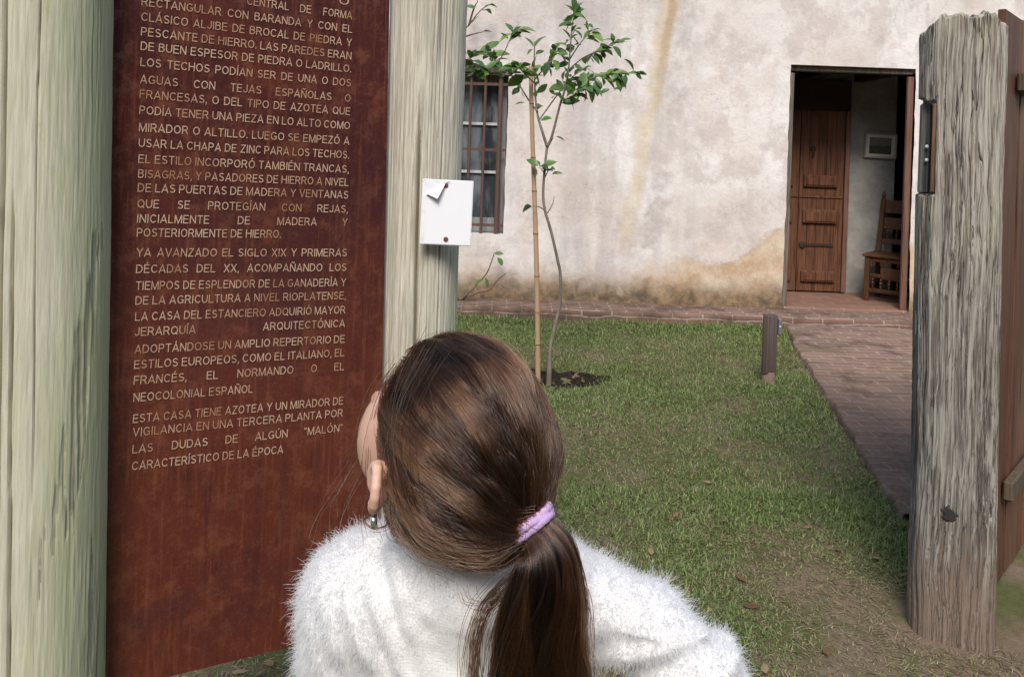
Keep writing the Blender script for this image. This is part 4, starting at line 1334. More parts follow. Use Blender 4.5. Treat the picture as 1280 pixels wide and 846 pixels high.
# mortise cut in the left face
facet = (OX < -0.044) & (OY > -0.055)
hi_edge = zn1 + 0.010 * np.sin(OX * 120) + 0.12 * (OX + 0.07)
cut = facet & (Zm > zn0 + 0.004 * np.sin(OX * 200)) & (Zm < hi_edge)
wx_ = OX + NX * disp; wy_ = OY + NY * disp
wx_ = np.where(cut, np.maximum(wx_, -0.049), wx_); wy_ = np.where(cut, np.minimum(wy_, 0.125), wy_)
lower = facet & (Zm <= zn0)
wx_ = np.where(facet & (Zm > hi_edge), wx_ - 0.004, wx_)
wx_ = np.where(lower, wx_ - 0.008, wx_)
V = np.stack([gp_c[0] + adir[0] * wx_ + bdir[0] * wy_, gp_c[1] + adir[1] * wx_ + bdir[1] * wy_, Zf], -1)
# the stack of rings leans a little, as in the photograph
lean = -0.012
V[..., 0] -= Zm * 0.013
Vf = V.reshape(-1, 3)
ii, jj = np.meshgrid(np.arange(NZ - 1), np.arange(NT), indexing='ij')
F = np.stack([ii * NT + jj, ii * NT + (jj + 1) % NT, (ii + 1) * NT + (jj + 1) % NT, (ii + 1) * NT + jj], -1).reshape(-1, 4)
# rough end grain: shrinking rings
rings = [Vf]; facs = [F]; last = (NZ - 1) * NT; top_ring = V[-1]
cen = top_ring.mean(0)
for k, sc in enumerate((0.93, 0.8, 0.6, 0.35, 0.08)):
    rg = cen + (top_ring - cen) * sc
    rg[:, 2] = top_ring[:, 2] * 1.0 + 0.006 + 0.010 * noise3(rg * 60, 68)
    st_ = sum(len(r) for r in rings); rings.append(rg)
    a = np.arange(NT); b_ = (a + 1) % NT
    facs.append(np.stack([last + a, last + b_, st_ + b_, st_ + a], -1)); last = st_


def grey_wood():
    M = Mat('weathered_hardwood', 0.92, 0.15)
    co = M.co()
    x, y, z = M.sep(co)
    wv = M.n('ShaderNodeMix', data_type='RGBA', blend_type='LINEAR_LIGHT'); wv.inputs[0].default_value = 0.018
    M.set(wv.inputs[6], co); M.set(wv.inputs[7], M.noise(2.2, 3, 0.6, None, 0, 1))
    v1 = M.map((1, 1, 0.035), vec=wv.outputs[2])
    g1 = M.noise(80, 6, 0.7, v1, 0.3); g2 = M.noise(140, 4, 0.65, M.map((1, 1, 0.05), vec=wv.outputs[2]))
    big = M.noise(5, 4, 0.6, M.map((1, 1, 0.25)))
    c = M.mix(M.step(g1, 0.38, 0.60), (0.185, 0.155, 0.125), (0.43, 0.395, 0.34))
    c = M.mix(M.mul(M.step(g2, 0.55, 0.7), 0.5), c, (0.20, 0.18, 0.16))
    c = M.mix(M.mul(M.step(big, 0.48, 0.66), 0.6), c, M.mix(M.step(g1, 0.4, 0.6), (0.13, 0.10, 0.08), (0.32, 0.265, 0.215)))
    c = M.mix(M.mul(M.mul(M.step(M.noise(7, 4, 0.6, M.map((1, 1, 0.2), (2, 9, 4))), 0.5, 0.66), M.step(z, 0.9, 1.5)), 0.55), c, (0.46, 0.46, 0.30))
    cn = M.noise(30, 4, 0.55, M.map((1, 1, 0.028), (3, 2, 1), vec=wv.outputs[2]), 0.4)
    cr = M.sub(1.0, M.step(M.math('ABSOLUTE', M.sub(cn, 0.5)), 0.0, 0.026))
    cn2 = M.noise(62, 4, 0.55, M.map((1, 1, 0.03), (8, 2, 5), vec=wv.outputs[2]), 0.4)
    cr2 = M.mul(M.sub(1.0, M.step(M.math('ABSOLUTE', M.sub(cn2, 0.5)), 0.0, 0.022)), M.step(M.noise(4, 3, 0.6, M.map((1, 1, 0.3), (5, 5, 5))), 0.42, 0.6))
    cr = M.math('MAXIMUM', cr, cr2)
    c = M.mix(M.mul(cr, 0.9), c, (0.040, 0.033, 0.029))
    lowz = M.sub(1.0, M.step(M.plus(z, M.mul(M.sub(big, 0.5), 0.9)), 0.7, 1.6))
    c = M.mix(M.mul(lowz, 0.62), c, M.mix(M.step(g1, 0.40, 0.62), (0.075, 0.066, 0.058), (0.30, 0.275, 0.245)))
    # scorched looking black flecks on the lower half
    bl = M.mul(M.step(M.noise(16, 5, 0.7, M.map((1, 1, 0.35), (6, 6, 6))), 0.62, 0.68), M.sub(1.0, M.step(z, 1.1, 1.5)))
    c = M.mix(M.mul(bl, 0.8), c, (0.03, 0.028, 0.028))
    # splashed earth at the foot
    sp = M.sub(1.0, M.step(M.plus(z, M.mul(M.sub(g1, 0.5), 0.25)), 0.10, 0.42))
    c = M.mix(M.mul(sp, 0.85), c, (0.215, 0.155, 0.115))
    h = M.sub(M.plus(M.mul(g1, 0.7), M.mul(g2, 0.3)), M.mul(cr, 0.6))
    return M.fin(c, None, M.bump(h, 0.8, 0.006))


GREY = grey_wood()
char = wood_mat('blackened_wood', (0.14, 0.135, 0.13), (0.022, 0.021, 0.022), None, 46, 0.9, bump=1.0)
gpost = add('gate_post', np.concatenate(rings), np.concatenate(facs), None, None, (gp_c[0], gp_c[1], 0.0), mats=[GREY, char])
# the narrow left side below the mortise is blackened
fo = np.zeros(len(gpost.data.polygons), np.int32)
fx_ = OX[:-1, :].reshape(-1); fz_ = Zm[:-1, :].reshape(-1); fy_ = OY[:-1, :].reshape(-1)
nz_ = fbm(np.stack([fz_ * 5, fy_ * 30, 0 * fz_], -1), 3, 70)
fo[:len(fx_)] = ((fx_ < -0.080) & (fz_ < 1.12 + 0.1 * nz_) & (fz_ > 0.25 + 0.1 * nz_) & (nz_ > -0.6))
gpost.data.polygons.foreach_set('material_index', fo)
tag(gpost, 'massive weathered grey hardwood post with a cut mortise in its left face', 'post')
gw = lambda a, b_, z: np.array([gp_c[0] - 0.013 * z + adir[0] * a + bdir[0] * b_, gp_c[1] + adir[1] * a + bdir[1] * b_, z])
A3, B3 = np.array([*adir, 0]), np.array([*bdir, 0])
# iron plate and plank end in the mortise, two nails
brn = wood_mat('mortise_wood', (0.26, 0.15, 0.085), (0.10, 0.055, 0.035), None, 40, 0.6)
MB().box(gw(-0.0555, 0.055, (zn0 + zn1) / 2 - 0.003), (0.0055, 0.062, (zn1 - zn0) / 2 - 0.012), np.array([A3, B3, [0, 0, 1]]), 0.003).build('mortise_plank', brn, gpost)
MB().box(gw(-0.0795, 0.035, (zn0 + zn1) / 2 - 0.005), (0.0175, 0.032, (zn1 - zn0) / 2 - 0.006), np.array([A3, B3, [0, 0, 1]]), 0.006).build('mortise_block', char, gpost)
nm = Mat('pale_nail', 0.4, 0.6); nm.fin(nm.mix(nm.noise(200, 2), (0.55, 0.53, 0.50), (0.75, 0.73, 0.70)))
for p in (183, 200):
    MB().lathe(gw(-0.074, 0.067, zpost(p, 1163)), [(0.0015, 0), (0.0015, 0.012), (0.0055, 0.0125), (0.005, 0.015), (0, 0.016)], 12, np.array([A3, [0, 0, -1.0], B3])).build('nail', nm.m, gpost)
# a healed knot, black with tar
kn = Mat('black_knot', 0.7, 0.3); kn.fin(kn.mix(kn.noise(120, 4), (0.012, 0.011, 0.011), (0.05, 0.045, 0.042)))
zk = zpost(643, 1187)
q = px_wall(1187, 643, 1.0); dd = ray(1187, 643)
V = []
front = gw(0, 0.131, zk)
dirk = ray(1187, 643); tk = ((front - EYE) @ B3) / (dirk @ B3); kp = EYE + dirk * tk
mb = MB(); vv = [kp + B3 * 0.004]; ff = []
for k in range(22):
    an = 2 * math.pi * k / 22; rr_ = 0.034 * (0.8 + 0.28 * noise3(np.array([math.cos(an) * 4, math.sin(an) * 4, 4.0]), 71))
    vv.append(kp + A3 * rr_ * 0.62 * math.cos(an) + np.array([0, 0, rr_ * 0.62 * math.sin(an)]) + B3 * 0.0035)
for k in range(22):
    an = 2 * math.pi * k / 22; rr_ = 0.038 * (0.8 + 0.28 * noise3(np.array([math.cos(an) * 4, math.sin(an) * 4, 4.0]), 71))
    vv.append(kp + A3 * rr_ * math.cos(an) + np.array([0, 0, rr_ * math.sin(an)]) - B3 * 0.008)
for k in range(22):
    ff.append((0, 1 + k, 1 + (k + 1) % 22)); ff.append((1 + k, 23 + k, 23 + (k + 1) % 22, 1 + (k + 1) % 22))
mb.raw(vv, ff).build('knot', kn.m, gpost)

# ------------------------------------------------------------------ plank gate behind the post
redw = wood_mat('gate_hardwood', (0.15, 0.070, 0.042), (0.062, 0.028, 0.018), None, 55, 0.55, 0.6, warm=(0.22, 0.125, 0.075))
g0 = px_ground(1241, 733, 0.06); g1_ = px_ground(1273, 682, 0.06)
gd = unit(np.array([g1_[0] - g0[0], g1_[1] - g0[1], 0.0])); gn = np.array([gd[1], -gd[0], 0.0])
gate = empty('plank_gate', (g0[0], g0[1], 0.06), 'red brown vertical plank gate standing open behind the grey post', 'gate')
gb = np.array([g0[0], g0[1], 0.0]) - gd * 0.16
ztop = 2.02
gz = lambda p, s: EYE[2] + (ray(1262, p)[2]) * np.dot((gb + gd * s), [0, 1, 0]) / ray(1262, p)[1]
w0 = 0.0
widths = [(0.0, 0.25), (0.258, 0.115), (0.385, 0.16), (0.553, 0.16), (0.72, 0.15), (0.878, 0.15)]
for k, (s0, w) in enumerate(widths):
    q = gb + gd * (s0 + w / 2)
    zz0 = 0.07 + 0.01 * math.sin(k * 2.3); zz1 = ztop + 0.008 * math.sin(k * 3.1)
    MB().box((q[0], q[1], (zz0 + zz1) / 2), (w / 2, 0.012 + 0.004 * (k % 2), (zz1 - zz0) / 2), np.array([gd, gn, [0, 0, 1]]), 0.002).build('plank', redw, gate)
old = wood_mat('rail_wood', (0.13, 0.095, 0.062), (0.06, 0.042, 0.028), (0.12, 0.12, 0.065), 60, 0.5)
for p in (110, 585):
    zc = gz(p, 0.42)
    q = gb + gd * 0.60 + gn * 0.034
    MB().box((q[0], q[1], zc), (0.44, 0.016, 0.034), np.array([gd, gn, [0, 0, 1]]), 0.006).build('rail', old, gate)

# ------------------------------------------------------------------ bollard
bb = px_ground(960, 479)
boll = empty('bollard', (bb[0], bb[1], 0), 'short dark brown ribbed garden bollard beside the brick path', 'bollard')
bm = Mat('bollard_metal', 0.5, 0.4); bm.fin(bm.mix(bm.noise(30, 4, 0.6, bm.map((1, 1, 0.2))), (0.055, 0.038, 0.032), (0.100, 0.072, 0.061)))
H0, H1 = 0.075, 0.462
n = 72; V = []; zsb = [H0 - 0.0, H0 + 0.01, H1 - 0.006, H1]
for iz, z in enumerate(zsb):
    for k in range(n):
        an = 2 * math.pi * k / n
        rib = 0.0035 * math.cos(an * 9) - (0.004 if iz == 3 else 0)
        sq = 1 / (abs(math.cos(an)) ** 4 + abs(math.sin(an)) ** 4) ** 0.25
        r = 0.041 * sq + rib
        zo = (0.018 * math.sin(an * 1.0 + 2.2) if iz < 2 else 0)
        V.append((bb[0] + r * math.cos(an), bb[1] + r * math.sin(an), z + zo))
F = [(i * n + k, i * n + (k + 1) % n, (i + 1) * n + (k + 1) % n, (i + 1) * n + k) for i in range(3) for k in range(n)] + [tuple(3 * n + k for k in range(n))]
add('body', V, F, bm.m, boll)
cm_ = Mat('concrete_foot', 0.95, 0.1); cm_.fin(cm_.mix(cm_.noise(40, 4, 0.65), (0.12, 0.083, 0.06), (0.26, 0.19, 0.135)), None, cm_.bump(cm_.noise(60, 4, 0.7), 0.6, 0.01))
V = []; pr = [(0.052, -0.06), (0.050, 0.0), (0.044, 0.03), (0.038, 0.09), (0.0, 0.095)]
for r, z in pr:
    for k in range(20):
        an = 2 * math.pi * k / 20; w = 1 + 0.10 * noise3(np.array([math.cos(an) * 2, math.sin(an) * 2, z * 30]), 77)
        V.append((bb[0] + r * w * math.cos(an), bb[1] + r * w * math.sin(an), z))
F = np.array([(i * 20 + k, i * 20 + (k + 1) % 20, (i + 1) * 20 + (k + 1) % 20, (i + 1) * 20 + k) for i in range(4) for k in range(20)])
add('foot', V, F, cm_.m, boll)
gb_ = Mat('grey_plastic', 0.45, 0.4); gb_.fin((0.16, 0.155, 0.17))
bx_ = MB().bx(bb[0] + 0.047, bb[0] + 0.070, bb[1] - 0.035, bb[1] + 0.03, 0.33, 0.44, 0.006).build('switch_box', gb_.m, boll)
MB().lathe((bb[0] + 0.056, bb[1] - 0.0352, 0.39), [(0.006, 0), (0.006, 0.004), (0.0, 0.005)], 10, np.array([[1, 0, 0], [0, 0, 1], [0, -1, 0]])).build('button', nm.m, bx_)

# ------------------------------------------------------------------ bamboo stake and young tree
DT = 5.18
bam = Mat('bamboo', 0.5, 0.35)
bz = bam.sep()[2]
bam.fin(bam.mix(bam.noise(12, 4, 0.6, bam.map((1, 1, 0.15))), (0.33, 0.205, 0.12), (0.45, 0.305, 0.185)))
p0 = px_ground(672.5, 474); DS = p0[1]
top = px(664.5, 82, DS)
nodes = [(664, 130), (666, 197), (667, 239), (668, 292), (669, 345), (670, 390), (671.5, 430)]
pts = []; rad = []
ts = sorted(set(np.linspace(0, 1, 40)) | set())
r_b = 0.0175
for t in np.linspace(0, 1, 160):
    q = p0 * (1 - t) + top * t; q = q + np.array([0.006 * math.sin(t * 5), 0, 0])
    yy_ = 474 + (82 - 474) * t
    bulge = sum(math.exp(-((yy_ - n[1]) / 1.6) ** 2) for n in nodes)
    pts.append(q); rad.append(r_b * (1.0 - 0.22 * t) * (1 + 0.16 * bulge))
pts[0] = pts[0] - np.array([0, 0, 0.1])
stake = MB().tube(pts, rad, 14).build('bamboo_stake', bam.m, None, (p0[0], p0[1], 0), smooth=True)
tag(stake, 'straight tan bamboo stake standing beside the young tree', 'stake')
ringm = Mat('bamboo_node', 0.7, 0.2); ringm.fin((0.16, 0.085, 0.04))
for (x_, y_) in nodes:
    t = (474 - y_) / (474 - 82.0); q = p0 * (1 - t) + top * t + np.array([0.006 * math.sin(t * 5), 0, 0])
    MB().lathe(q, [(r_b * (1.0 - 0.22 * t) * 1.12, -0.004), (r_b * (1.0 - 0.22 * t) * 1.175, 0), (r_b * (1.0 - 0.22 * t) * 1.12, 0.004)], 14).build('node_ring', ringm.m, stake, smooth=True)

tb = px_ground(686, 478)
DT = tb[1]
tree = empty('young_tree', (tb[0], tb[1], 0), 'slender young citrus tree with glossy leaves in front of the white wall', 'tree')
bark = wood_mat('young_bark', (0.24, 0.20, 0.155), (0.10, 0.082, 0.062), None, 90, 0.3)
tp = lambda x, y, dd=0.0: px(x, y, DT + dd)


def path3(pl, n=30):
    """smooth curve through points (Catmull-Rom)"""
    P_ = np.array(pl, float); P_ = np.concatenate([[2 * P_[0] - P_[1]], P_, [2 * P_[-1] - P_[-2]]])
    out = []
    m = len(P_) - 3
    for t in np.linspace(0, m - 1e-6, n):
        i = int(t); u = t - i
        a, b_, c_, d_ = P_[i:i + 4]
        out.append(0.5 * ((2 * b_) + (-a + c_) * u + (2 * a - 5 * b_ + 4 * c_ - d_) * u * u + (-a + 3 * b_ - 3 * c_ + d_) * u ** 3))
    return np.array(out)


trunk_pts = path3([tb - np.array([0, 0, 0.08]), tp(686.5, 462), tp(688, 435, 0.02), tp(694, 405, 0.04), tp(700, 380, 0.05), tp(700.5, 345, 0.04), tp(697, 325, 0.02), tp(689, 290), tp(681, 262), tp(679, 238), tp(682, 200), tp(684, 183)], 70)
MB().tube(trunk_pts, np.interp(np.linspace(0, 1, 70), [0, 0.05, 0.14, 0.3, 1], [0.019, 0.0175, 0.0135, 0.0105, 0.008]), 10).build('trunk', bark, tree, smooth=True)
brm = MB()
branches = [
    ([tp(684, 184), tp(678, 165), tp(673, 148, 0.03), tp(670, 130, 0.05), tp(668, 95, 0.05), tp(668, 52, 0.06)], 0.010, 0.004),
    ([tp(684, 184), tp(690, 170, -0.02), tp(699, 135, -0.05), tp(708, 105, -0.08), tp(712, 72, -0.08), tp(715, 35, -0.06), tp(719, 12, -0.05)], 0.011, 0.003),
    ([tp(708, 106, -0.08), tp(720, 112, -0.1), tp(740, 98, -0.16), tp(768, 92, -0.2), tp(797, 92, -0.22)], 0.006, 0.002),
    ([tp(710, 88, -0.08), tp(730, 72, -0.02), tp(752, 62, 0.04), tp(775, 52, 0.06)], 0.005, 0.002),
    ([tp(711, 76, -0.08), tp(725, 55, -0.16), tp(742, 34, -0.22)], 0.005, 0.002),
    ([tp(672, 140, 0.03), tp(660, 124, 0.08), tp(650, 108, 0.12), tp(638, 92, 0.15), tp(618, 78, 0.18), tp(604, 60, 0.2)], 0.007, 0.002),
    ([tp(640, 95, 0.14), tp(622, 92, 0.06), tp(602, 88, 0.0), tp(590, 78, -0.04), tp(584, 66, -0.04)], 0.005, 0.002),
    ([tp(622, 80, 0.17), tp(632, 62, 0.1), tp(640, 44, 0.08), tp(646, 38, 0.08)], 0.004, 0.0015),
    ([tp(674, 150, 0.03), tp(690, 128, 0.1), tp(702, 112, 0.16), tp(716, 96, 0.2), tp(735, 84, 0.22)], 0.006, 0.002),
    ([tp(702, 125, -0.06), tp(714, 122, -0.14), tp(724, 112, -0.2), tp(738, 108, -0.24)], 0.005, 0.002),
    ([tp(668, 100, 0.05), tp(680, 86, -0.05), tp(692, 72, -0.12), tp(697, 62, -0.14)], 0.005, 0.002),
    ([tp(668, 104, 0.05), tp(655, 92, -0.06), tp(648, 84, -0.1)], 0.005, 0.002),
    ([tp(684, 186), tp(690, 175, 0.05), tp(692, 172, 0.08)], 0.004, 0.002),
    ([tp(681, 218), tp(677, 212, -0.02), tp(674, 209, -0.03)], 0.004, 0.002),
    ([tp(681, 222), tp(685, 214, -0.02), tp(687, 212, -0.03)], 0.004, 0.002),
    ([tp(683, 268), tp(690, 257, 0.03), tp(693, 246, 0.05)], 0.005, 0.002),
    ([tp(680, 262), tp(672, 258), tp(664, 258)], 0.005, 0.002),
]
btips = []
for pl, r0, r1 in branches:
    q = path3(pl, 26); brm.tube(q, np.linspace(r0, r1, 26), 6); btips.append(q)
brm.build('branch', bark, tree, smooth=True)


def leaf_mat(name, a, b_, c_, spec=0.5):
    M = Mat(name, 0.38, spec)
    r = M.island()
    col = M.ramp(r, [(0.0, a), (0.5, b_), (1.0, c_)])
    col = M.mix(M.mul(M.noise(40, 3), 0.3), col, b_)
    bs = M.fin(col, None, M.bump(M.noise(90, 3), 0.2, 0.003))
    tr = M.n('ShaderNodeBsdfTranslucent'); M.set(tr.inputs[0], M.mix(0.5, col, (0.12, 0.2, 0.02)))
    mx = M.n('ShaderNodeMixShader'); mx.inputs[0].default_value = 0.22
    M.t.links.new(M.b.outputs[0], mx.inputs[1]); M.t.links.new(tr.outputs[0], mx.inputs[2])
    M.t.links.new(mx.outputs[0], M.t.nodes['Material Output'].inputs[0])
    return M.m


LEAF = leaf_mat('citrus_leaf', (0.038, 0.082, 0.032), (0.085, 0.17, 0.045), (0.22, 0.32, 0.075))


def leaf_shape(base, d, nrm, L, W, bend=0.25, fold=0.25):
    """one leaf: 5 stations along, midrib folded, tip drooping"""
    d = unit(d); nrm = unit(nrm - d * (nrm @ d)); s = np.cross(d, nrm)
    v = []; f = []
    st = [(0.0, 0.04), (0.12, 0.42), (0.35, 0.92), (0.6, 0.95), (0.82, 0.58), (1.0, 0.03)]
    for (t, w) in st:
        c = base + d * L * t - nrm * bend * L * t * t
        e = W * 0.5 * w
        v += [c + s * e + nrm * fold * e, c, c - s * e + nrm * fold * e]
    for i in range(len(st) - 1):
        k = i * 3
        f += [(k, k + 3, k + 4, k + 1), (k + 1, k + 4, k + 5, k + 2)]
    return v, f


lm = MB(); lr = random.Random(5)


def put_leaf(q, d, L):
    n = np.array([lr.gauss(0, .6), lr.gauss(-0.55, .5), 0.8])
    v, f = leaf_shape(q, d, n, L, L * lr.uniform(0.48, 0.62), lr.uniform(0.1, 0.5), lr.uniform(0.1, 0.5))
    lm.raw(v, f)


dens = [14, 44, 36, 20, 15, 40, 30, 16, 26, 26, 20, 18, 0, 4, 3, 0, 1]
for (q, nL) in zip(btips, dens):
    tot = len(q)
    for k in range(nL):
        t = 1 - (lr.random() ** 1.25) * (0.62 if nL > 6 else 0.25)
        i = min(tot - 2, int(t * (tot - 1)))
        dirv = unit(q[i + 1] - q[i])
        out = np.array([lr.gauss(0, 1), lr.gauss(0, 1), lr.gauss(0.1, 0.7)])
        d = unit(dirv * lr.uniform(0.2, 1.0) + unit(out) * 1.0 + np.array([0, 0, -0.12]))
        put_leaf(q[i] + d * 0.012, d, lr.triangular(0.04, 0.125, 0.08))
for (x_, y_, dd) in ((695, 171, 0.08), (656, 129, 0.1), (706, 128, -0.1), (713, 128, -0.1), (735, 112, -0.2), (762, 112, -0.2), (778, 112, -0.22), (668, 208, -0.03), (692, 214, -0.03), (690, 218, 0)):
    d = unit(np.array([lr.gauss(0, 1), lr.gauss(0, 0.5), lr.gauss(-0.2, .5)])); put_leaf(tp(x_, y_, dd), d, lr.uniform(0.06, 0.08))
lm.build('foliage', LEAF, tree, smooth=True)

# ------------------------------------------------------------------ thin climbing plant by the house wall, behind the middle post
cpb = px_wall(575, 372, 7.42)
vine = empty('wall_plant', (cpb[0], 7.40, 0.1), 'thin straggly plant with few leaves growing against the wall under the window', 'plant')
twig = wood_mat('dry_twig', (0.20, 0.14, 0.10), (0.09, 0.06, 0.045), None, 90, 0.3)
wp = lambda x, y, Y=7.36: px_wall(x, y, Y)
vm = MB()
vbase = np.array([cpb[0], 7.40, 0.09])
stems = [[vbase, wp(583, 368), wp(594, 358), wp(608, 342), wp(614, 328), wp(618, 316)], [vbase, wp(596, 366), wp(612, 362), wp(622, 350), wp(632, 342)], [vbase, wp(560, 350, 7.4), wp(556, 250, 7.42), wp(560, 120, 7.44), wp(572, 50, 7.42), wp(586, 32, 7.4), wp(600, 14, 7.38), wp(612, 6, 7.38)], [wp(572, 50, 7.42), wp(588, 44, 7.4), wp(604, 40, 7.38)], [wp(586, 32, 7.4), wp(592, 12, 7.38), wp(597, 2, 7.36)], [vbase, wp(580, 385, 7.3), wp(592, 396, 7.22), wp(604, 384, 7.2)]]
for s in stems: vm.tube(path3(s, 22), np.linspace(0.011, 0.004, 22), 6)
vm.build('stem', twig, vine, smooth=True)
lm = MB()
for (x_, y_, dx_, dy_) in ((618, 317, 1, 0.2), (622, 322, .6, -.7), (606, 347, .5, -.5), (604, 350, -.6, -.3), (600, 14, 1, .2), (605, 9, 1, .5), (612, 6, 1, -.1), (597, 3, -.3, 1), (594, 10, -1, .3), (607, 12, 1, -.4), (590, 30, .3, .9), (604, 40, 1, .1)):
    put_leaf(wp(x_, y_), np.array([dx_, -0.3, dy_]), 0.085)
lm.build('foliage', LEAF, vine, smooth=True)

# ------------------------------------------------------------------ lawn: short worn grass and dry straw, one mass
def grass_mat():
    M = Mat('grass', 0.6, 0.25)
    r = M.island()
    a = M.n('ShaderNodeAttribute'); a.attribute_name = 'dry'
    green = M.ramp(r, [(0.0, (0.070, 0.112, 0.031)), (0.4, (0.128, 0.200, 0.050)), (0.75, (0.185, 0.265, 0.076)), (1.0, (0.30, 0.325, 0.14))])
    straw = M.ramp(r, [(0.0, (0.12, 0.088, 0.055)), (0.5, (0.26, 0.195, 0.120)), (1.0, (0.42, 0.345, 0.225))])
    c = M.mix(a.outputs['Fac'], green, straw)
    M.fin(c)
    tr = M.n('ShaderNodeBsdfTranslucent'); M.set(tr.inputs[0], c)
    mx = M.n('ShaderNodeMixShader'); mx.inputs[0].default_value = 0.25
    M.t.links.new(M.b.outputs[0], mx.inputs[1]); M.t.links.new(tr.outputs[0], mx.inputs[2])
    M.t.links.new(mx.outputs[0], M.t.nodes['Material Output'].inputs[0])
    return M.m


def scatter(n, x0, x1, y0, y1, seed):
    g_ = np.random.default_rng(seed)
    return g_.uniform(x0, x1, n), g_.uniform(y0, y1, n), g_


def allowed(x, y):
    pl = path_left(y)
    ok = ~((x > pl - 0.015) & (x < pl + PATH_W + 0.03) & (y > 3.34))
    ok &= y < 7.135
    ok &= np.hypot(x - LA1[0], y - LA1[1]) > 0.11
    ok &= np.hypot(x - MA1[0], y - MA1[1]) > 0.085
    ok &= np.hypot(x - gp_c[0], y - gp_c[1]) > 0.16
    sparse = sstep(1.45, 1.75, x) * sstep(3.55, 3.1, y)
    ok &= (fbm(np.stack([x * 3, y * 3, 0 * x], -1), 3, 160) * 0.6 + 0.5 * np.random.default_rng(len(x)).random(len(x))) > sparse - 0.35 * (1 - sparse)
    return ok


bx_list = []
for (n, x0, x1, y0, y1, sd) in ((190000, -0.9, 2.5, 3.4, 7.14, 1), (140000, -0.3, 2.0, 1.7, 3.6, 2), (26000, -3.5, -0.6, 2.0, 7.14, 3), (20000, -1.2, 0.2, 0.8, 2.2, 4), (16000, 3.2, 5.5, 2.0, 7.14, 5), (9000, 1.5, 2.6, 1.9, 3.4, 6)):
    x, y, g_ = scatter(n, x0, x1, y0, y1, sd)
    ok = allowed(x, y)
    sd_ = soil_d(x, y)
    edge_in = ((y > 7.0) | (np.abs(x - path_left(y)) < 0.12)) & (y > 3)
    b_ = bare(x, y)
    keep = (g_.random(n) < np.clip(1.15 - 1.05 * b_, 0.05, 1)) & ((sd_ > 1.12) | ((sd_ > 0.9) & (g_.random(n) < 0.25)))
    m = ok & keep
    x, y, b_ = x[m], y[m], b_[m]
    k = len(x)
    dry = np.clip((g_.random(k) < (0.09 + 0.8 * b_ ** 1.3)) * g_.uniform(0.5, 1.0, k) + 0.18 * g_.random(k), 0, 1)
    L = g_.gamma(4.0, 0.0044, k).clip(0.007, 0.042) * (1.15 - 0.5 * b_) * np.where(y > 6.9, 1.5, 1.0) * np.where(np.abs(x - path_left(y)) < 0.15, 1.35, 1)
    tilt = np.where(dry > 0.5, g_.uniform(0.9, 1.5, k), np.abs(g_.normal(0.85, 0.38, k)))
    bx_list.append((x, y, dry, L, tilt, g_.uniform(0, 2 * np.pi, k), g_.uniform(0.0022, 0.0042, k) * (0.75 + 0.12 * y)))
# straw litter lying flat
for (n, x0, x1, y0, y1, sd) in ((50000, -0.6, 2.3, 1.75, 6.4, 11), (16000, -1.3, 0.2, 0.8, 3.0, 12), (7000, 1.2, 2.6, 1.9, 3.4, 13)):
    x, y, g_ = scatter(n, x0, x1, y0, y1, sd)
    m = allowed(x, y) & (g_.random(n) < 0.15 + 0.85 * bare(x, y)) & (soil_d(x, y) > 1.0)
    x, y = x[m], y[m]; k = len(x)
    bx_list.append((x, y, g_.uniform(0.7, 1, k), g_.uniform(0.012, 0.045, k), g_.uniform(1.35, 1.56, k), g_.uniform(0, 2 * np.pi, k), g_.uniform(0.0018, 0.004, k)))
x, y, dry, L, tilt, az, wd = [np.concatenate(q) for q in zip(*bx_list)]
k = len(x)
z = ground_z(x, y) + 0.002
d = np.stack([np.cos(az) * np.sin(tilt), np.sin(az) * np.sin(tilt), np.cos(tilt)], -1)
d2 = np.stack([np.cos(az) * np.sin(np.minimum(tilt + 0.5, 1.58)), np.sin(az) * np.sin(np.minimum(tilt + 0.5, 1.58)), np.cos(np.minimum(tilt + 0.5, 1.58))], -1)
s = np.stack([-np.sin(az), np.cos(az), 0 * az], -1)
B = np.stack([x, y, z], -1)
M1 = B + d * (L * 0.55)[:, None]; T1 = M1 + d2 * (L * 0.45)[:, None]
w_ = wd[:, None] * 0.5
V = np.stack([B - s * w_, B + s * w_, M1 + s * w_ * 0.85, M1 - s * w_ * 0.85, T1], 1).reshape(-1, 3)
i0 = np.arange(k) * 5
q4 = np.stack([i0, i0 + 1, i0 + 2, i0 + 3], -1); t3 = np.stack([i0 + 3, i0 + 2, i0 + 4], -1)
me = bpy.data.meshes.new('grass')
me.vertices.add(len(V)); me.vertices.foreach_set('co', V.astype(np.float32).ravel())
li = np.concatenate([q4, t3], 1).ravel()
me.loops.add(len(li)); me.loops.foreach_set('vertex_index', li.astype(np.int32))
ls = np.stack([np.arange(k) * 7, np.arange(k) * 7 + 4], -1).ravel(); lt = np.tile([4, 3], k)
me.polygons.add(2 * k); me.polygons.foreach_set('loop_start', ls.astype(np.int32)); me.polygons.foreach_set('loop_total', lt.astype(np.int32))
me.update(calc_edges=True)
at = me.attributes.new('dry', 'FLOAT', 'POINT'); at.data.foreach_set('value', np.repeat(dry, 5).astype(np.float32))
me.materials.append(grass_mat())
go = bpy.data.objects.new('grass', me); COL.objects.link(go)
tag(go, 'short worn green grass and dry straw covering the lawn', 'grass', kind='stuff')

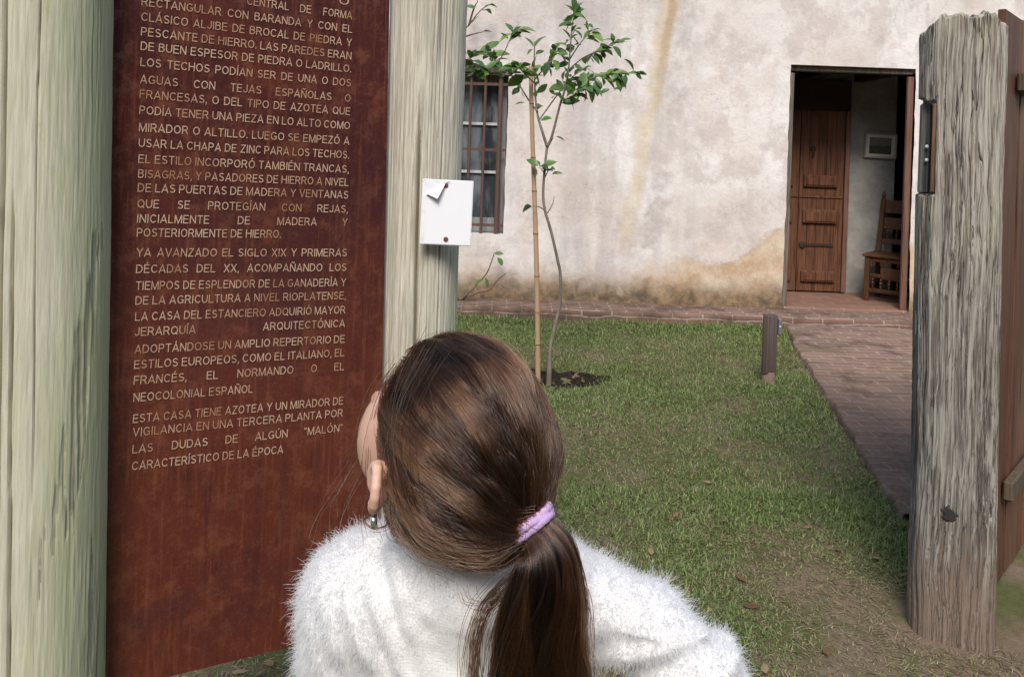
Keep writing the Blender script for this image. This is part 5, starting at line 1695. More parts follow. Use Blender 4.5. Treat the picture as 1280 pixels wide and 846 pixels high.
# fallen leaves lying about
DRY = leaf_mat('dry_leaf', (0.11, 0.055, 0.03), (0.24, 0.14, 0.075), (0.36, 0.26, 0.15), 0.2)
for nd in list(DRY.node_tree.nodes):
    if nd.bl_idname == 'ShaderNodeNewGeometry':
        oi = DRY.node_tree.nodes.new('ShaderNodeObjectInfo')
        for l in list(nd.outputs['Random Per Island'].links): DRY.node_tree.links.new(oi.outputs['Random'], l.to_socket)
spots = [(926, 719, 0.05), (1095, 693, 0.05), (938, 753, 0.06), (1033, 809, 0.05), (955, 830, 0.055), (845, 641, 0.04), (765, 633, 0.045), (1048, 682, 0.035), (814, 686, 0.05), (885, 602, 0.035), (742, 520, 0.03), (846, 500, 0.04), (1010, 655, 0.04), (905, 650, 0.03), (300, 838, 0.05), (262, 842, 0.04), (337, 826, 0.045), (325, 840, 0.03), (1020, 560, 0.035), (770, 392, 0.05)]
lf_data = None
for i, (x_, y_, L_) in enumerate(spots):
    q = px_ground(x_, y_, 0.02)
    lr2 = random.Random(i)
    an = lr2.uniform(0, 6.28)
    if lf_data is None:
        v, f = leaf_shape(np.zeros(3), np.array([1.0, 0, 0.08]), np.array([0.1, 0.15, 1.0]), 1.0, 0.46, 0.25, -0.3)
        v = np.array(v) - np.array([0.5, 0, 0])
        o = MB().raw(v, f).build('fallen_leaf', DRY, None, (0, 0, 0), smooth=True); lf_data = o.data
    else:
        o = bpy.data.objects.new('fallen_leaf', lf_data); COL.objects.link(o)
    o.location = (q[0], q[1], ground_z(np.array([q[0]]), np.array([q[1]]))[0] + 0.02)
    o.scale = (L_, L_, L_); o.rotation_euler = (lr2.uniform(-.3, .3), lr2.uniform(-.3, .3), an)
    tag(o, 'dry brown fallen leaf lying on the worn ground', 'leaf', 'fallen leaves on the lawn')

# ------------------------------------------------------------------ unseen tree line, added behind the camera to block the low sky
fm_ = Mat('blocker_foliage', 0.8, 0.2)
fm_.fin(fm_.mix(fm_.noise(1.6, 5, 0.7), (0.02, 0.035, 0.012), (0.07, 0.10, 0.03)), None, fm_.bump(fm_.noise(2.5, 5, 0.7), 1.0, 0.3))
V = []; nU, nW = 160, 40
for i in range(nU):
    an = R(-75 + 150 * i / (nU - 1))
    for j in range(nW):
        h = j / (nW - 1)
        q = np.array([math.sin(an) * 5, math.cos(an) * 5, h * 4])
        rad_ = 15.0 + 2.2 * fbm(q * 1.3, 4, 170) + 2.5 * h * h
        ht = 9.3 + 1.3 * fbm(np.array([an * 6, 0.0, 0.0]), 4, 171)
        V.append((math.sin(an) * rad_, -math.cos(an) * rad_, h * ht + 0.5 * float(fbm(q * 3, 3, 172)) * (h > 0)))
F = np.array([(i * nW + j, (i + 1) * nW + j, (i + 1) * nW + j + 1, i * nW + j + 1) for i in range(nU - 1) for j in range(nW - 1)])
tag(add('blocker_trees', V, F, fm_.m), 'unseen dark tree line added behind the camera to block low sky', 'trees', kind='stuff')

# ------------------------------------------------------------------ the girl
DH = 0.80
FOOT = np.array([-0.045, 0.86, 0.0])
girl = empty('person', FOOT, 'girl in a fluffy white sweater with brown ponytail looking up at the sign', 'person')
yaw, pit = R(34), R(9)
HF = np.array([-math.sin(yaw) * math.cos(pit), math.cos(yaw) * math.cos(pit), math.sin(pit)])
HL = np.array([-math.cos(yaw), -math.sin(yaw), 0.0])
HU = np.cross(HF, HL)
HAX = np.array([HF, HL, HU])
HC = px(563, 545, DH)
hp = lambda f, l, u: HC + HF * f + HL * l + HU * u

# ---- joints
NB_ = px(583, 715, 0.845)
SHL = px(441, 752, 0.85); SHR = px(733, 756, 0.84)
ELL = px(422, 985, 0.87); ELR = px(886, 842, 0.80)
WRL = ELL + np.array([0.055, 0.15, 0.02]); WRR = px(752, 945, 0.865)
pelvis = np.array([-0.045, 0.865, 0.68]); waist = np.array([-0.045, 0.865, 0.84]); chest = px(588, 800, 0.865)
BF = np.array([-0.12, 0.99, 0.0]); BL = np.array([-0.99, -0.12, 0.0])
hipL, hipR = pelvis + BL * 0.062, pelvis - BL * 0.062
kneL, kneR = np.array([-0.115, 0.885, 0.365]), np.array([0.03, 0.875, 0.365])
ankL, ankR = np.array([-0.115, 0.875, 0.065]), np.array([0.035, 0.865, 0.065])

skin_p = [
    Ell(HC, (0.086, 0.070, 0.090), HAX, 0.0),
    Ell(hp(0.032, 0, -0.052), (0.054, 0.052, 0.062), HAX, 0.02),
    Cone(hp(0.056, 0, -0.098), hp(0.050, 0, -0.09), 0.019, 0.024, 0.02),
    Ell(hp(0.048, 0.043, -0.020), (0.036, 0.031, 0.050), HAX, 0.015), Ell(hp(0.048, -0.043, -0.020), (0.036, 0.031, 0.050), HAX, 0.015),
    Cone(hp(0.087, 0, -0.012), hp(0.104, 0, -0.043), 0.006, 0.0095, 0.010),
    Cone(hp(0.093, 0.008, -0.046), hp(0.093, -0.008, -0.046), 0.006, 0.006, 0.006),
    Ell(hp(0.084, 0, -0.068), (0.012, 0.019, 0.0055), HAX, 0.005), Ell(hp(0.083, 0, -0.076), (0.012, 0.017, 0.006), HAX, 0.004),
    Cone(hp(0.080, 0.045, 0.012), hp(0.086, 0.016, 0.014), 0.006, 0.007, 0.01), Cone(hp(0.080, -0.045, 0.012), hp(0.086, -0.016, 0.014), 0.006, 0.007, 0.01),
    Cone(hp(-0.018, 0, -0.07), NB_, 0.044, 0.046, 0.02),
    # trunk
    Cone(SHL, SHR - [0.01, 0, 0.012], 0.036, 0.030, 0.02), Cone(chest, waist, 0.103, 0.092, 0.02, 0.62), Cone(waist, pelvis, 0.095, 0.105, 0.03, 0.72),
    Cone(NB_, SHL, 0.036, 0.032, 0.02), Cone(NB_, SHR - [0, 0, 0.006], 0.034, 0.028, 0.02),
    # arms
    Cone(SHL, ELL, 0.037, 0.029, 0.02), Cone(ELL, WRL, 0.029, 0.020, 0.01), Cone(SHR - [0, 0, 0.004], px(808, 788, 0.82), 0.029, 0.027, 0.02), Cone(px(808, 788, 0.82), ELR, 0.027, 0.026, 0.02), Cone(ELR, WRR, 0.029, 0.020, 0.01),
    # legs
    Cone(hipL, kneL, 0.066, 0.046, 0.02), Cone(kneL, ankL, 0.045, 0.028, 0.015), Cone(hipR, kneR, 0.066, 0.046, 0.02), Cone(kneR, ankR, 0.045, 0.028, 0.015),
    Cone(ankL - [0, 0.02, 0.02], ankL + np.array([-0.012, 0.11, -0.04]), 0.03, 0.022, 0.02), Cone(ankR - [0, 0.02, 0.02], ankR + np.array([0.0, 0.11, -0.04]), 0.03, 0.022, 0.02),
]
# ears
for s in (1, -1):
    e0 = hp(-0.012, s * 0.075, -0.0235)
    out = unit(HL * s * 0.8 - HF * 0.6)
    eax = np.array([out, unit(np.cross(HU, out)), HU])
    ec = e0 + out * 0.010
    # rim as an arc of cones, a shallow bowl and a lobe
    arc = []
    for k in range(11):
        an = R(-100 + k * 26)
        arc.append(ec + out * 0.010 * (0.5 + 0.6 * max(0, math.cos(an))) + eax[1] * s * (-0.001) + HU * 0.0185 * math.sin(an) + unit(HL * s * 0.25 - HF) * 0.0145 * math.cos(an) * 1.0)
    for a, b_ in zip(arc[:-1], arc[1:]): skin_p.append(Cone(a, b_, 0.0042, 0.0042, 0.004))
    skin_p.append(Ell(e0 + out * 0.004, (0.006, 0.0165, 0.020), eax, 0.006))
    skin_p.append(Ell(e0 + out * 0.012 - HU * 0.0165 - HF * 0.001, (0.0065, 0.007, 0.0075), eax, 0.004))
    skin_p.append(Cone(e0 + HF * 0.012 + out * 0.003 - HU * 0.004, e0 + HF * 0.013 + out * 0.005 - HU * 0.010, 0.004, 0.004, 0.004))


def hand(wr, fwd, side, palm_n, curl):
    """wrist, pointing direction, thumb side, palm normal"""
    fwd, side = unit(fwd), unit(side); palm_n = unit(np.cross(fwd, side)) * curl
    out = [Cone(wr, wr + fwd * 0.022, 0.017, 0.017, 0.01)]
    for k, (o, L, r) in enumerate(((0.021, 0.048, 0.0062), (0.007, 0.054, 0.0064), (-0.007, 0.050, 0.0062), (-0.020, 0.040, 0.0055))):
        k0 = wr + fwd * 0.060 + side * o
        out.append(Cone(wr + fwd * 0.010 + side * o * 0.6, k0, 0.0105, 0.0080, 0.007))
        d1 = unit(fwd + palm_n * 0.35); d2 = unit(fwd + palm_n * 1.0); d3 = unit(fwd * 0.6 + palm_n * 1.1)
        a = k0 + d1 * L * 0.42; b_ = a + d2 * L * 0.33; c_ = b_ + d3 * L * 0.27
        out += [Cone(k0, a, r * 1.05, r, 0.0015), Cone(a, b_, r, r * 0.92, 0.0015), Cone(b_, c_, r * 0.92, r * 0.8, 0.0015)]
    t0 = wr + fwd * 0.018 + side * 0.018; t1 = t0 + unit(fwd * 0.7 + side * 0.8 + palm_n * 0.3) * 0.026; t2 = t1 + unit(fwd + side * 0.25 + palm_n * 0.4) * 0.024
    out += [Cone(t0, t1, 0.0095, 0.0078, 0.006), Cone(t1, t2, 0.0076, 0.006, 0.0015)]
    return out


skin_p += hand(WRL + unit(WRL - ELL) * 0.008, WRL - ELL + np.array([0, 0, -0.02]), np.array([0.3, 0, 1.0]), None, -1)
skin_p += hand(WRR + unit(WRR - ELR) * 0.006, unit(np.array([-0.7, 0.5, -0.45])), np.array([0.1, 0.75, 0.6]), None, 1)


def grid1(parts):
    out = [parts[0][0]]
    for a, b_, h in parts:
        n = max(1, int(math.ceil((b_ - a) / h))); out += list(np.linspace(a, b_, n + 1)[1:])
    return np.array(out)


hx0, hx1 = HC[0] - 0.125, HC[0] + 0.09
hy0, hy1 = HC[1] - 0.1, HC[1] + 0.13
V, F = sdf_mesh(skin_p, grid1([(-0.30, hx0, 0.005), (hx0, hx1, 0.0028), (hx1, 0.30, 0.005)]),
                grid1([(0.62, hy0, 0.006), (hy0, hy1, 0.003), (hy1, 1.16, 0.006)]),
                grid1([(-0.0, 0.62, 0.008), (0.62, HC[2] - 0.13, 0.005), (HC[2] - 0.13, HC[2] + 0.1, 0.0028)]))


def skin_mat():
    M = Mat('skin', 0.48, 0.4)
    n = M.noise(30, 4, 0.6); f = M.noise(260, 3)
    c = M.mix(M.step(n, 0.35, 0.68), (0.60, 0.36, 0.27), (0.66, 0.43, 0.335))
    M.b.inputs['Subsurface Weight'].default_value = 0.25
    M.b.inputs['Subsurface Radius'].default_value = (0.012, 0.005, 0.003)
    M.b.inputs['Subsurface Scale'].default_value = 0.6
    return M.fin(c, None, M.bump(f, 0.12, 0.001))


body = add('body', V, F, skin_mat(), girl)
em = Mat('eye', 0.1, 0.6)
ec_ = Mat('eye_white', 0.15, 0.5); ec_.fin((0.75, 0.72, 0.70)); ei = Mat('iris', 0.1, 0.5); ei.fin((0.05, 0.025, 0.015))
lipm = Mat('brow_hair', 0.7, 0.2); lipm.fin((0.05, 0.03, 0.02))
for s in (1, -1):
    c_ = hp(0.0735, s * 0.030, -0.006)
    a_ = unit(HF + HL * s * 0.12)
    a1 = unit(np.cross(HU, a_)); a2 = np.cross(a_, a1)
    r_ = 0.0115
    pr = [(r_ * math.sin(t), r_ * math.cos(t)) for t in np.linspace(math.pi - 0.01, 0.01, 16)]
    o = MB().lathe(c_, pr, 20, np.array([a1, a2, a_])).build('eye', ec_.m, girl, smooth=True)
    pr = [(r_ * 1.02 * math.sin(t), r_ * 1.02 * math.cos(t)) for t in np.linspace(0.50, 0.01, 5)]
    MB().lathe(c_, pr, 20, np.array([a1, a2, a_])).build('iris', ei.m, o, smooth=True)
    MB().tube([hp(0.089, s * 0.014, 0.018), hp(0.089, s * 0.028, 0.023), hp(0.080, s * 0.045, 0.019)], [0.002, 0.0028, 0.0012], 8).build('eyebrow', lipm.m, girl, smooth=True)

# ---- earring in the left ear
lobe = hp(-0.012, 0.075, -0.024) + unit(HL * 0.8 - HF * 0.6) * 0.014 - HU * 0.0235
sil = Mat('silver', 0.25, 0.5); sil.fin((0.72, 0.70, 0.66), Metallic=0.9)
MB().tube([lobe + np.array([0, -0.002, 0.004]), lobe + np.array([0.0, -0.003, -0.004])], 0.0022, 8).tube([lobe + np.array([0, -0.003, -0.004]), lobe + np.array([0.001, -0.003, -0.0145])], 0.0032, 10).build('earring', sil.m, girl, smooth=True)

# ---- hair: a full mass combed back to the tie
TIE = px(664, 652, 0.722)
hair_p = [
    Ell(hp(-0.004, 0, 0.004), (0.096, 0.076, 0.099), HAX, 0.0),
    Ell(px(606, 550, 0.775), (0.058, 0.062, 0.074), None, 0.03),
    Ell(px(632, 590, 0.755), (0.041, 0.048, 0.052), None, 0.025),
    Ell(px(585, 630, 0.755), (0.060, 0.050, 0.046), None, 0.03),
    Ell(px(608, 662, 0.740), (0.038, 0.032, 0.028), None, 0.015),
    Ell(px(512, 596, 0.782), (0.028, 0.034, 0.050), None, 0.02),
    Cone(px(640, 630, 0.74), TIE, 0.024, 0.012, 0.02),
]


def hair_R(dirs, iters=26):
    """distance from HC along each direction to the hair surface"""
    r = np.full(len(dirs), 0.19)
    lo = np.full(len(dirs), 0.04); hi = r.copy()
    # march inwards from outside to the first surface
    t = r.copy()
    for _ in range(40):
        d = sdf_eval(hair_p, HC + dirs * t[:, None]); t = np.where(np.abs(d) < 1e-4, t, np.clip(t - d * 0.8, 0.03, 0.25))
    return t


def scalp(dirs):
    """True where hair grows; head-frame components"""
    f, l, u = dirs @ HF, dirs @ HL, dirs @ HU
    line = np.where(u > -0.02, 0.36 + 0.30 * np.clip(u, 0, 1) - 0.22 * np.clip(np.abs(l) - 0.55, 0, 1), 0.12 + 0.5 * u)
    top = u > 0.74
    return (f < line) | top


# cap
nu, nv = 150, 220
el = np.linspace(-0.5 * np.pi, 0.5 * np.pi, nu); az = np.linspace(0, 2 * np.pi, nv, endpoint=False)
E_, A_ = np.meshgrid(el, az, indexing='ij')
dirs = (np.cos(E_) * np.cos(A_))[..., None] * HF + (np.cos(E_) * np.sin(A_))[..., None] * HL + np.sin(E_)[..., None] * HU
D_ = dirs.reshape(-1, 3)
Rr = hair_R(D_)
msk = scalp(D_)
V = HC + D_ * (Rr - np.where(msk, 0.015, 0.03))[:, None]
ii, jj = np.meshgrid(np.arange(nu - 1), np.arange(nv), indexing='ij')
F = np.stack([ii * nv + jj, ii * nv + (jj + 1) % nv, (ii + 1) * nv + (jj + 1) % nv, (ii + 1) * nv + jj], -1).reshape(-1, 4)
F = F[msk[F].sum(1) >= 1]


def hair_base():
    M = Mat('hair_under', 0.55, 0.35)
    c = M.mix(M.noise(60, 4), (0.020, 0.010, 0.007), (0.045, 0.023, 0.014))
    return M.fin(c)


HB = hair_base()
used = np.unique(F); remap = np.full(len(V), -1); remap[used] = np.arange(len(used))
hair = add('hair', V[used], remap[F], HB, girl)


def hair_mat():
    m = bpy.data.materials.new('hair_strand'); m.use_nodes = True
    t = m.node_tree; t.nodes.remove(t.nodes['Principled BSDF'])
    h = t.nodes.new('ShaderNodeBsdfHairPrincipled'); h.parametrization = 'COLOR'
    inf = t.nodes.new('ShaderNodeAttribute'); inf.attribute_name = 'tone'
    rp = t.nodes.new('ShaderNodeValToRGB'); cr = rp.color_ramp
    cr.elements[0].color = (0.006, 0.003, 0.0025, 1); cr.elements[1].color = (0.145, 0.060, 0.026, 1)
    e = cr.elements.new(0.5); e.color = (0.021, 0.009, 0.005, 1)
    e = cr.elements.new(0.8); e.color = (0.062, 0.0255, 0.012, 1)
    t.links.new(inf.outputs['Fac'], rp.inputs[0]); t.links.new(rp.outputs[0], h.inputs['Color'])
    h.inputs['Roughness'].default_value = 0.17; h.inputs['Radial Roughness'].default_value = 0.28
    h.inputs['Random Roughness'].default_value = 0.15
    h.inputs['IOR'].default_value = 1.45
    t.links.new(h.outputs[0], t.nodes['Material Output'].inputs[0])
    return m


HS = hair_mat()
K = 16


def rand_dirs(n, seed):
    g_ = np.random.default_rng(seed)
    v = g_.normal(size=(n * 2, 3)); v /= np.linalg.norm(v, axis=1)[:, None]
    return v[scalp(v)][:n], g_


tdir = unit(TIE - HC)
d0, g_ = rand_dirs(30000, 3)
# extra roots along the front hairline
f_ = d0 @ HF
n = len(d0)
dots = np.clip(d0 @ tdir, -1, 1); om = np.arccos(dots)
keep = om > 0.10
d0 = d0[keep]; om = om[keep]; n = len(d0)
s = np.linspace(0, 1, K)
sl_ = (np.sin((1 - s)[None] * om[:, None]) / np.sin(om)[:, None])[..., None] * d0[:, None] + (np.sin(s[None] * om[:, None]) / np.sin(om)[:, None])[..., None] * tdir
lowness = sstep(0.15, -0.45, d0 @ HU) * sstep(-0.2, 0.5, d0 @ unit(np.array([-1.0, -0.2, 0])))
# locks: neighbours share the way they wander
lockn = fbm(d0 * 7.0, 2, 90)
lockm = fbm(d0 * 3.2 + 5, 2, 91)
side_ = np.cross(d0, tdir); side_ /= np.linalg.norm(side_, axis=1)[:, None] + 1e-9
arch = np.sin(np.pi * s)[None, :, None]
sl_ = sl_ + arch * side_[:, None] * (0.10 * lockm + 0.07 * lockn + g_.normal(0, 0.028, n))[:, None, None]
sl_ = sl_ + arch * np.array([0, -0.1, -1.0]) * (0.55 * lowness * g_.uniform(0.55, 1.0, n))[:, None, None]
sl_ = sl_ + arch * np.array([0, 0, -1.0]) * 0.10 * sstep(-0.3, 0.3, d0 @ np.array([-1.0, 0, 0]))[:, None, None]
sl_ /= np.linalg.norm(sl_, axis=2)[..., None]
RR = hair_R(sl_.reshape(-1, 3)).reshape(n, K)
ax1 = unit(np.cross(tdir, HU)); ax2 = np.cross(tdir, ax1)
phi = np.arctan2(d0 @ ax2, d0 @ ax1)
ph3 = np.stack([np.cos(phi), np.sin(phi), 0 * phi], -1)
omn = om[:, None] * (1 - s[None])
GR = np.stack([np.repeat(ph3[:, None, 0] * 9, K, 1), np.repeat(ph3[:, None, 1] * 9, K, 1), omn * 1.6], -1)
gro = fbm(GR, 3, 140)                              # ridges and valleys that run with the hair
GR2 = np.stack([np.repeat(ph3[:, None, 0] * 34, K, 1), np.repeat(ph3[:, None, 1] * 34, K, 1), omn * 2.5], -1)
gro2 = fbm(GR2, 2, 150)
tone = np.clip(0.42 + 0.46 * gro[:, K // 3] + 0.34 * gro2[:, K // 3] + g_.normal(0, 0.06, n), 0, 1)
bad = ((~scalp(sl_.reshape(-1, 3))) & (sl_.reshape(-1, 3) @ HF > 0.12) & (sl_.reshape(-1, 3) @ HU < 0.45)).reshape(n, K).mean(1) > 0.10
bad &= g_.random(n) < 0.93
lay = g_.uniform(-0.0040, 0.0010, n) + 0.0010 * lockn
lift = lay[:, None] + (0.0085 * gro + 0.0032 * gro2) * np.sin(np.pi * np.clip(s * 0.9 + 0.1, 0, 1))[None] - 0.002
lift = lift + np.where(g_.random(n) < 0.07, g_.uniform(0.001, 0.0065, n), 0)[:, None] * np.sin(np.pi * s)[None] ** 0.7
PTS = HC + sl_ * (RR + lift)[..., None]
PTS = PTS + 0.0005 * np.stack([fbm(np.stack([omn * 7 + 31 * q, np.repeat(g_.uniform(0, 400, n)[:, None], K, 1), 0 * omn], -1), 2, 180 + q) for q in range(3)], -1)
# gather into the tie
gat = sstep(0.80, 1.0, s)[None, :, None]
tj = TIE + unit(np.array([0.8, 0, 0.6])) * 0 + (g_.normal(size=(n, 3)) * 0.0045)
PTS = PTS * (1 - gat) + tj[:, None] * gat
PTS = PTS[~bad]; tone = tone[~bad]; n = len(PTS)
rad = np.tile(np.linspace(0.00020, 0.00016, K), (n, 1)) * g_.uniform(0.8, 1.3, n)[:, None]
add_curves('hair_strand', PTS, rad, HS, hair, tone)

# ---- ponytail
PT = path3([TIE - np.array([0.010, 0, -0.014]), TIE, px(684, 686, 0.712), px(684, 730, 0.705), px(676, 790, 0.702), px(674, 850, 0.706), px(672, 930, 0.715), px(660, 1010, 0.725), px(652, 1060, 0.73)], 60)
u_ = np.linspace(0, 1, 60)
cumP = np.concatenate([[0], np.cumsum(np.linalg.norm(np.diff(PT, axis=0), axis=1))]); cumP /= cumP[-1]
PW = lambda u: np.interp(u, [0, 0.045, 0.075, 0.14, 0.24, 0.36, 0.5, 0.7, 0.9, 1.0], [0.011, 0.0125, 0.017, 0.025, 0.033, 0.038, 0.040, 0.034, 0.018, 0.004])
PDp = lambda u: PW(u) * np.interp(u, [0, 0.1, 0.3, 1], [1.0, 0.85, 0.62, 0.6])
tanP = np.gradient(PT, axis=0); tanP /= np.linalg.norm(tanP, axis=1)[:, None]


def pony_point(u, a, r):
    """u along (n,k), a angle (n,k), r 0..1"""
    c = np.stack([np.interp(u, cumP, PT[:, i]) for i in range(3)], -1); t = np.stack([np.interp(u, cumP, tanP[:, i]) for i in range(3)], -1)
    t /= np.linalg.norm(t, axis=-1)[..., None]
    e2 = np.array([0, 1.0, 0]) - t * t[..., 1:2]; e2 /= np.linalg.norm(e2, axis=-1)[..., None]
    e1 = np.cross(e2, t)
    e1 = np.where(e1[..., 0:1] < 0, -e1, e1)
    return c + e1 * (PW(u) * np.cos(a) * r)[..., None] + e2 * (PDp(u) * np.sin(a) * r)[..., None]


uu, aa = np.meshgrid(np.linspace(0, 0.97, 70), np.linspace(0, 2 * np.pi, 40, endpoint=False), indexing='ij')
rr_ = 0.62 + 0.10 * fbm(np.stack([np.cos(aa) * 2.5, np.sin(aa) * 2.5, uu * 2], -1), 2, 93)
V = pony_point(uu, aa, rr_).reshape(-1, 3)
F = np.array([(i * 40 + k, i * 40 + (k + 1) % 40, (i + 1) * 40 + (k + 1) % 40, (i + 1) * 40 + k) for i in range(69) for k in range(40)])
pony = add('ponytail', V, F, HB, girl)
n = 10000; K2 = 22
g_ = np.random.default_rng(12)
a0 = g_.uniform(0, 2 * np.pi, n); r0 = np.sqrt(g_.uniform(0.45, 1.0, n))
lk = np.stack([np.cos(a0), np.sin(a0), r0], -1)
ln_ = fbm(lk * 2.6, 2, 94); lm_ = fbm(lk * 5.5 + 3, 2, 95)
end = np.clip(0.93 + 0.10 * ln_ + g_.normal(0, 0.04, n), 0.6, 1.0)
s2 = np.linspace(0, 1, K2)
U = end[:, None] * s2[None]
A = a0[:, None] + (0.55 * ln_[:, None] + g_.normal(0, 0.05, n)[:, None]) * sstep(0.05, 0.6, U) * 1.2 + 0.38 * np.sin(U * 8 + lm_[:, None] * 6) * sstep(0.1, 0.4, U)
RRR = r0[:, None] * (1 + 0.28 * ln_[:, None] * sstep(0.05, 0.4, U) + 0.24 * lm_[:, None] * sstep(0.02, 0.3, U)) + (np.where(g_.random(n) < 0.04, g_.uniform(0.0, 0.30, n), 0))[:, None] * np.sin(np.pi * np.clip(U, 0, 1)) ** 1.0
PTS = pony_point(U, A, RRR)
add_curves('ponytail_strand', PTS, np.tile(np.linspace(0.00020, 0.00013, K2), (n, 1)) * g_.uniform(0.8, 1.3, n)[:, None], HS, pony, np.clip(0.42 + 0.46 * ln_ + 0.42 * lm_ + g_.normal(0, 0.07, n), 0, 1))


# ---- loose locks, placed by hand
def lock(pl, n, spread0, spread1, seed, r=0.00020):
    g2 = np.random.default_rng(seed)
    c = path3(pl, 18)
    a = g2.normal(size=(n, 1, 3)); b_ = g2.normal(size=(n, 1, 3))
    t = np.linspace(0, 1, 18)[None, :, None]
    w = 0.35 * spread1 * np.stack([fbm(np.stack([t[0, :, 0] * 3 + 9 * i, 0 * t[0, :, 0] + j, 0 * t[0, :, 0]], -1), 2, seed) for i in range(n) for j in range(3)]).reshape(n, 3, 18).transpose(0, 2, 1)
    return c[None] + a * spread0 * (1 - t) + (0.5 * a + b_) * spread1 * t + w * t, np.full((n, 18), r)


locks = [
    lock([px(505, 448, .785), px(478, 490, .79), px(464, 540, .79), px(460, 590, .785), px(464, 640, .78), px(472, 668, .775)], 6, 0.002, 0.003, 1),
    lock([px(495, 455, .80), px(468, 500, .805), px(455, 560, .80), px(448, 590, .80), px(432, 620, .80), px(424, 650, .80)], 5, 0.003, 0.012, 2),
    lock([px(480, 470, .82), px(462, 520, .84), px(452, 580, .84), px(437, 610, .83), px(425, 640, .82), px(423, 670, .81)], 7, 0.004, 0.010, 3),
    lock([px(532, 446, .752), px(506, 495, .742), px(497, 548, .730), px(501, 585, .722), px(510, 622, .716), px(528, 652, .718), px(555, 672, .722)], 55, 0.011, 0.006, 4),
    lock([px(498, 585, .76), px(491, 612, .762), px(489, 640, .762), px(495, 660, .757), px(508, 668, .747)], 70, 0.005, 0.004, 15, 0.00024),
    lock([px(514, 540, .745), px(508, 580, .744), px(505, 615, .742), px(514, 648, .738), px(535, 676, .732), px(570, 690, .722)], 170, 0.006, 0.006, 14, 0.00024),
    lock([px(466, 640, .775), px(456, 650, .765), px(468, 660, .76), px(484, 657, .757), px(490, 650, .755)], 10, 0.001, 0.002, 5),
    lock([px(645, 715, .715), px(612, 748, .71), px(596, 780, .715), px(590, 820, .72), px(592, 870, .725), px(600, 920, .73)], 40, 0.004, 0.006, 6),
    lock([px(640, 735, .712), px(615, 758, .71), px(600, 800, .715), px(598, 850, .72), px(604, 900, .73)], 28, 0.004, 0.006, 7),
    lock([px(640, 745, .715), px(612, 755, .712), px(590, 752, .715), px(583, 738, .72)], 8, 0.002, 0.004, 8),
    lock([px(716, 700, .70), px(728, 724, .70), px(738, 760, .70), px(740, 800, .705)], 7, 0.003, 0.006, 9),
    lock([px(655, 648, .715), px(645, 640, .705), px(655, 636, .70), px(668, 634, .70)], 5, 0.001, 0.002, 10),
]
for s_, (pp_, rr2) in enumerate(locks):
    add_curves('loose_lock', pp_, rr2, HS, hair)
# stray hairs over the whole head
d1, g_ = rand_dirs(130, 44)
n = len(d1)
t1 = unit(tdir * 0.7 + np.array([0, 0, -0.3]))
path = d1[:, None] * (1 - s[None, :, None] * 0.55) + (t1 + 0.22 * g_.normal(size=(n, 3)))[:, None] * s[None, :, None] * 0.55
path /= np.linalg.norm(path, axis=2)[..., None]
RR = hair_R(path.reshape(-1, 3)).reshape(n, K)
PTS = HC + path * (RR + 0.0012 + (g_.uniform(0.001, 0.011, n)[:, None]) * s[None] ** 1.5)[..., None]
add_curves('stray_hair', PTS, np.full((n, K), 0.00013), HS, hair)

# ---- hair tie: pleated lilac cloth loop
tie_ax = unit(np.array([0.55, -0.25, -0.80])); t1_ = unit(np.array([0.72, 0.0, 0.52])); t1_ = unit(t1_ - tie_ax * (t1_ @ tie_ax)); t2_ = np.cross(tie_ax, t1_)
lil = Mat('lilac_cloth', 0.8, 0.2); lil.fin(lil.mix(lil.noise(70, 3), (0.40, 0.26, 0.48), (0.58, 0.42, 0.66)), None, lil.bump(lil.noise(420, 3, 0.7), 0.8, 0.0015))
mb = MB()
for k_ in range(3):                                 # four gathered rounds of the elastic cloth
    pts = []
    for i in range(97):
        an = 2 * math.pi * i / 96
        of = (k_ - 1.0) * 0.0038 + 0.0012 * math.sin(2 * an + 1.7 * k_)
        ro = 0.0012 * math.cos(3 * an + 2.1 * k_) + 0.0005 * noise3(np.array([math.cos(an) * 6, math.sin(an) * 6, k_ * 3.0]), 96)
        pts.append(TIE + t1_ * (0.0195 + ro) * math.cos(an) + t2_ * (0.0165 + ro) * math.sin(an) + tie_ax * of)
    rr3 = [0.0037 + 0.0004 * noise3(np.array([i * 0.55, k_ * 5.0, 1.0]), 97) for i in range(97)]
    mb.tube(pts, rr3, 10, caps=False)
mb.build('hair_tie', lil.m, girl, smooth=True)

# ---- sweater
NKs = px(580, 712, 0.84)
sw_p = [
    Cone(chest + np.array([0.0, 0, 0.0]), np.array([-0.045, 0.865, 0.66]), 0.125, 0.120, 0.02, 0.72),
    Cone(px(455, 748, 0.85), px(708, 768, 0.845), 0.056, 0.050, 0.03),
    Cone(NKs, px(450, 735, 0.85), 0.062, 0.050, 0.03), Cone(NKs, px(718, 752, 0.845), 0.060, 0.042, 0.03),
    Cone(px(568, 672, 0.822), px(580, 712, 0.825), 0.060, 0.064, 0.02),
    Cone(SHL, ELL, 0.054, 0.046, 0.012), Cone(ELL, ELL + (WRL - ELL) * 0.92, 0.046, 0.034, 0.012),
    Cone(SHR, px(808, 788, 0.82), 0.045, 0.039, 0.012), Cone(px(808, 788, 0.82), ELR, 0.039, 0.038, 0.015), Cone(ELR, ELR + (WRR - ELR) * 0.9, 0.043, 0.032, 0.012),
]


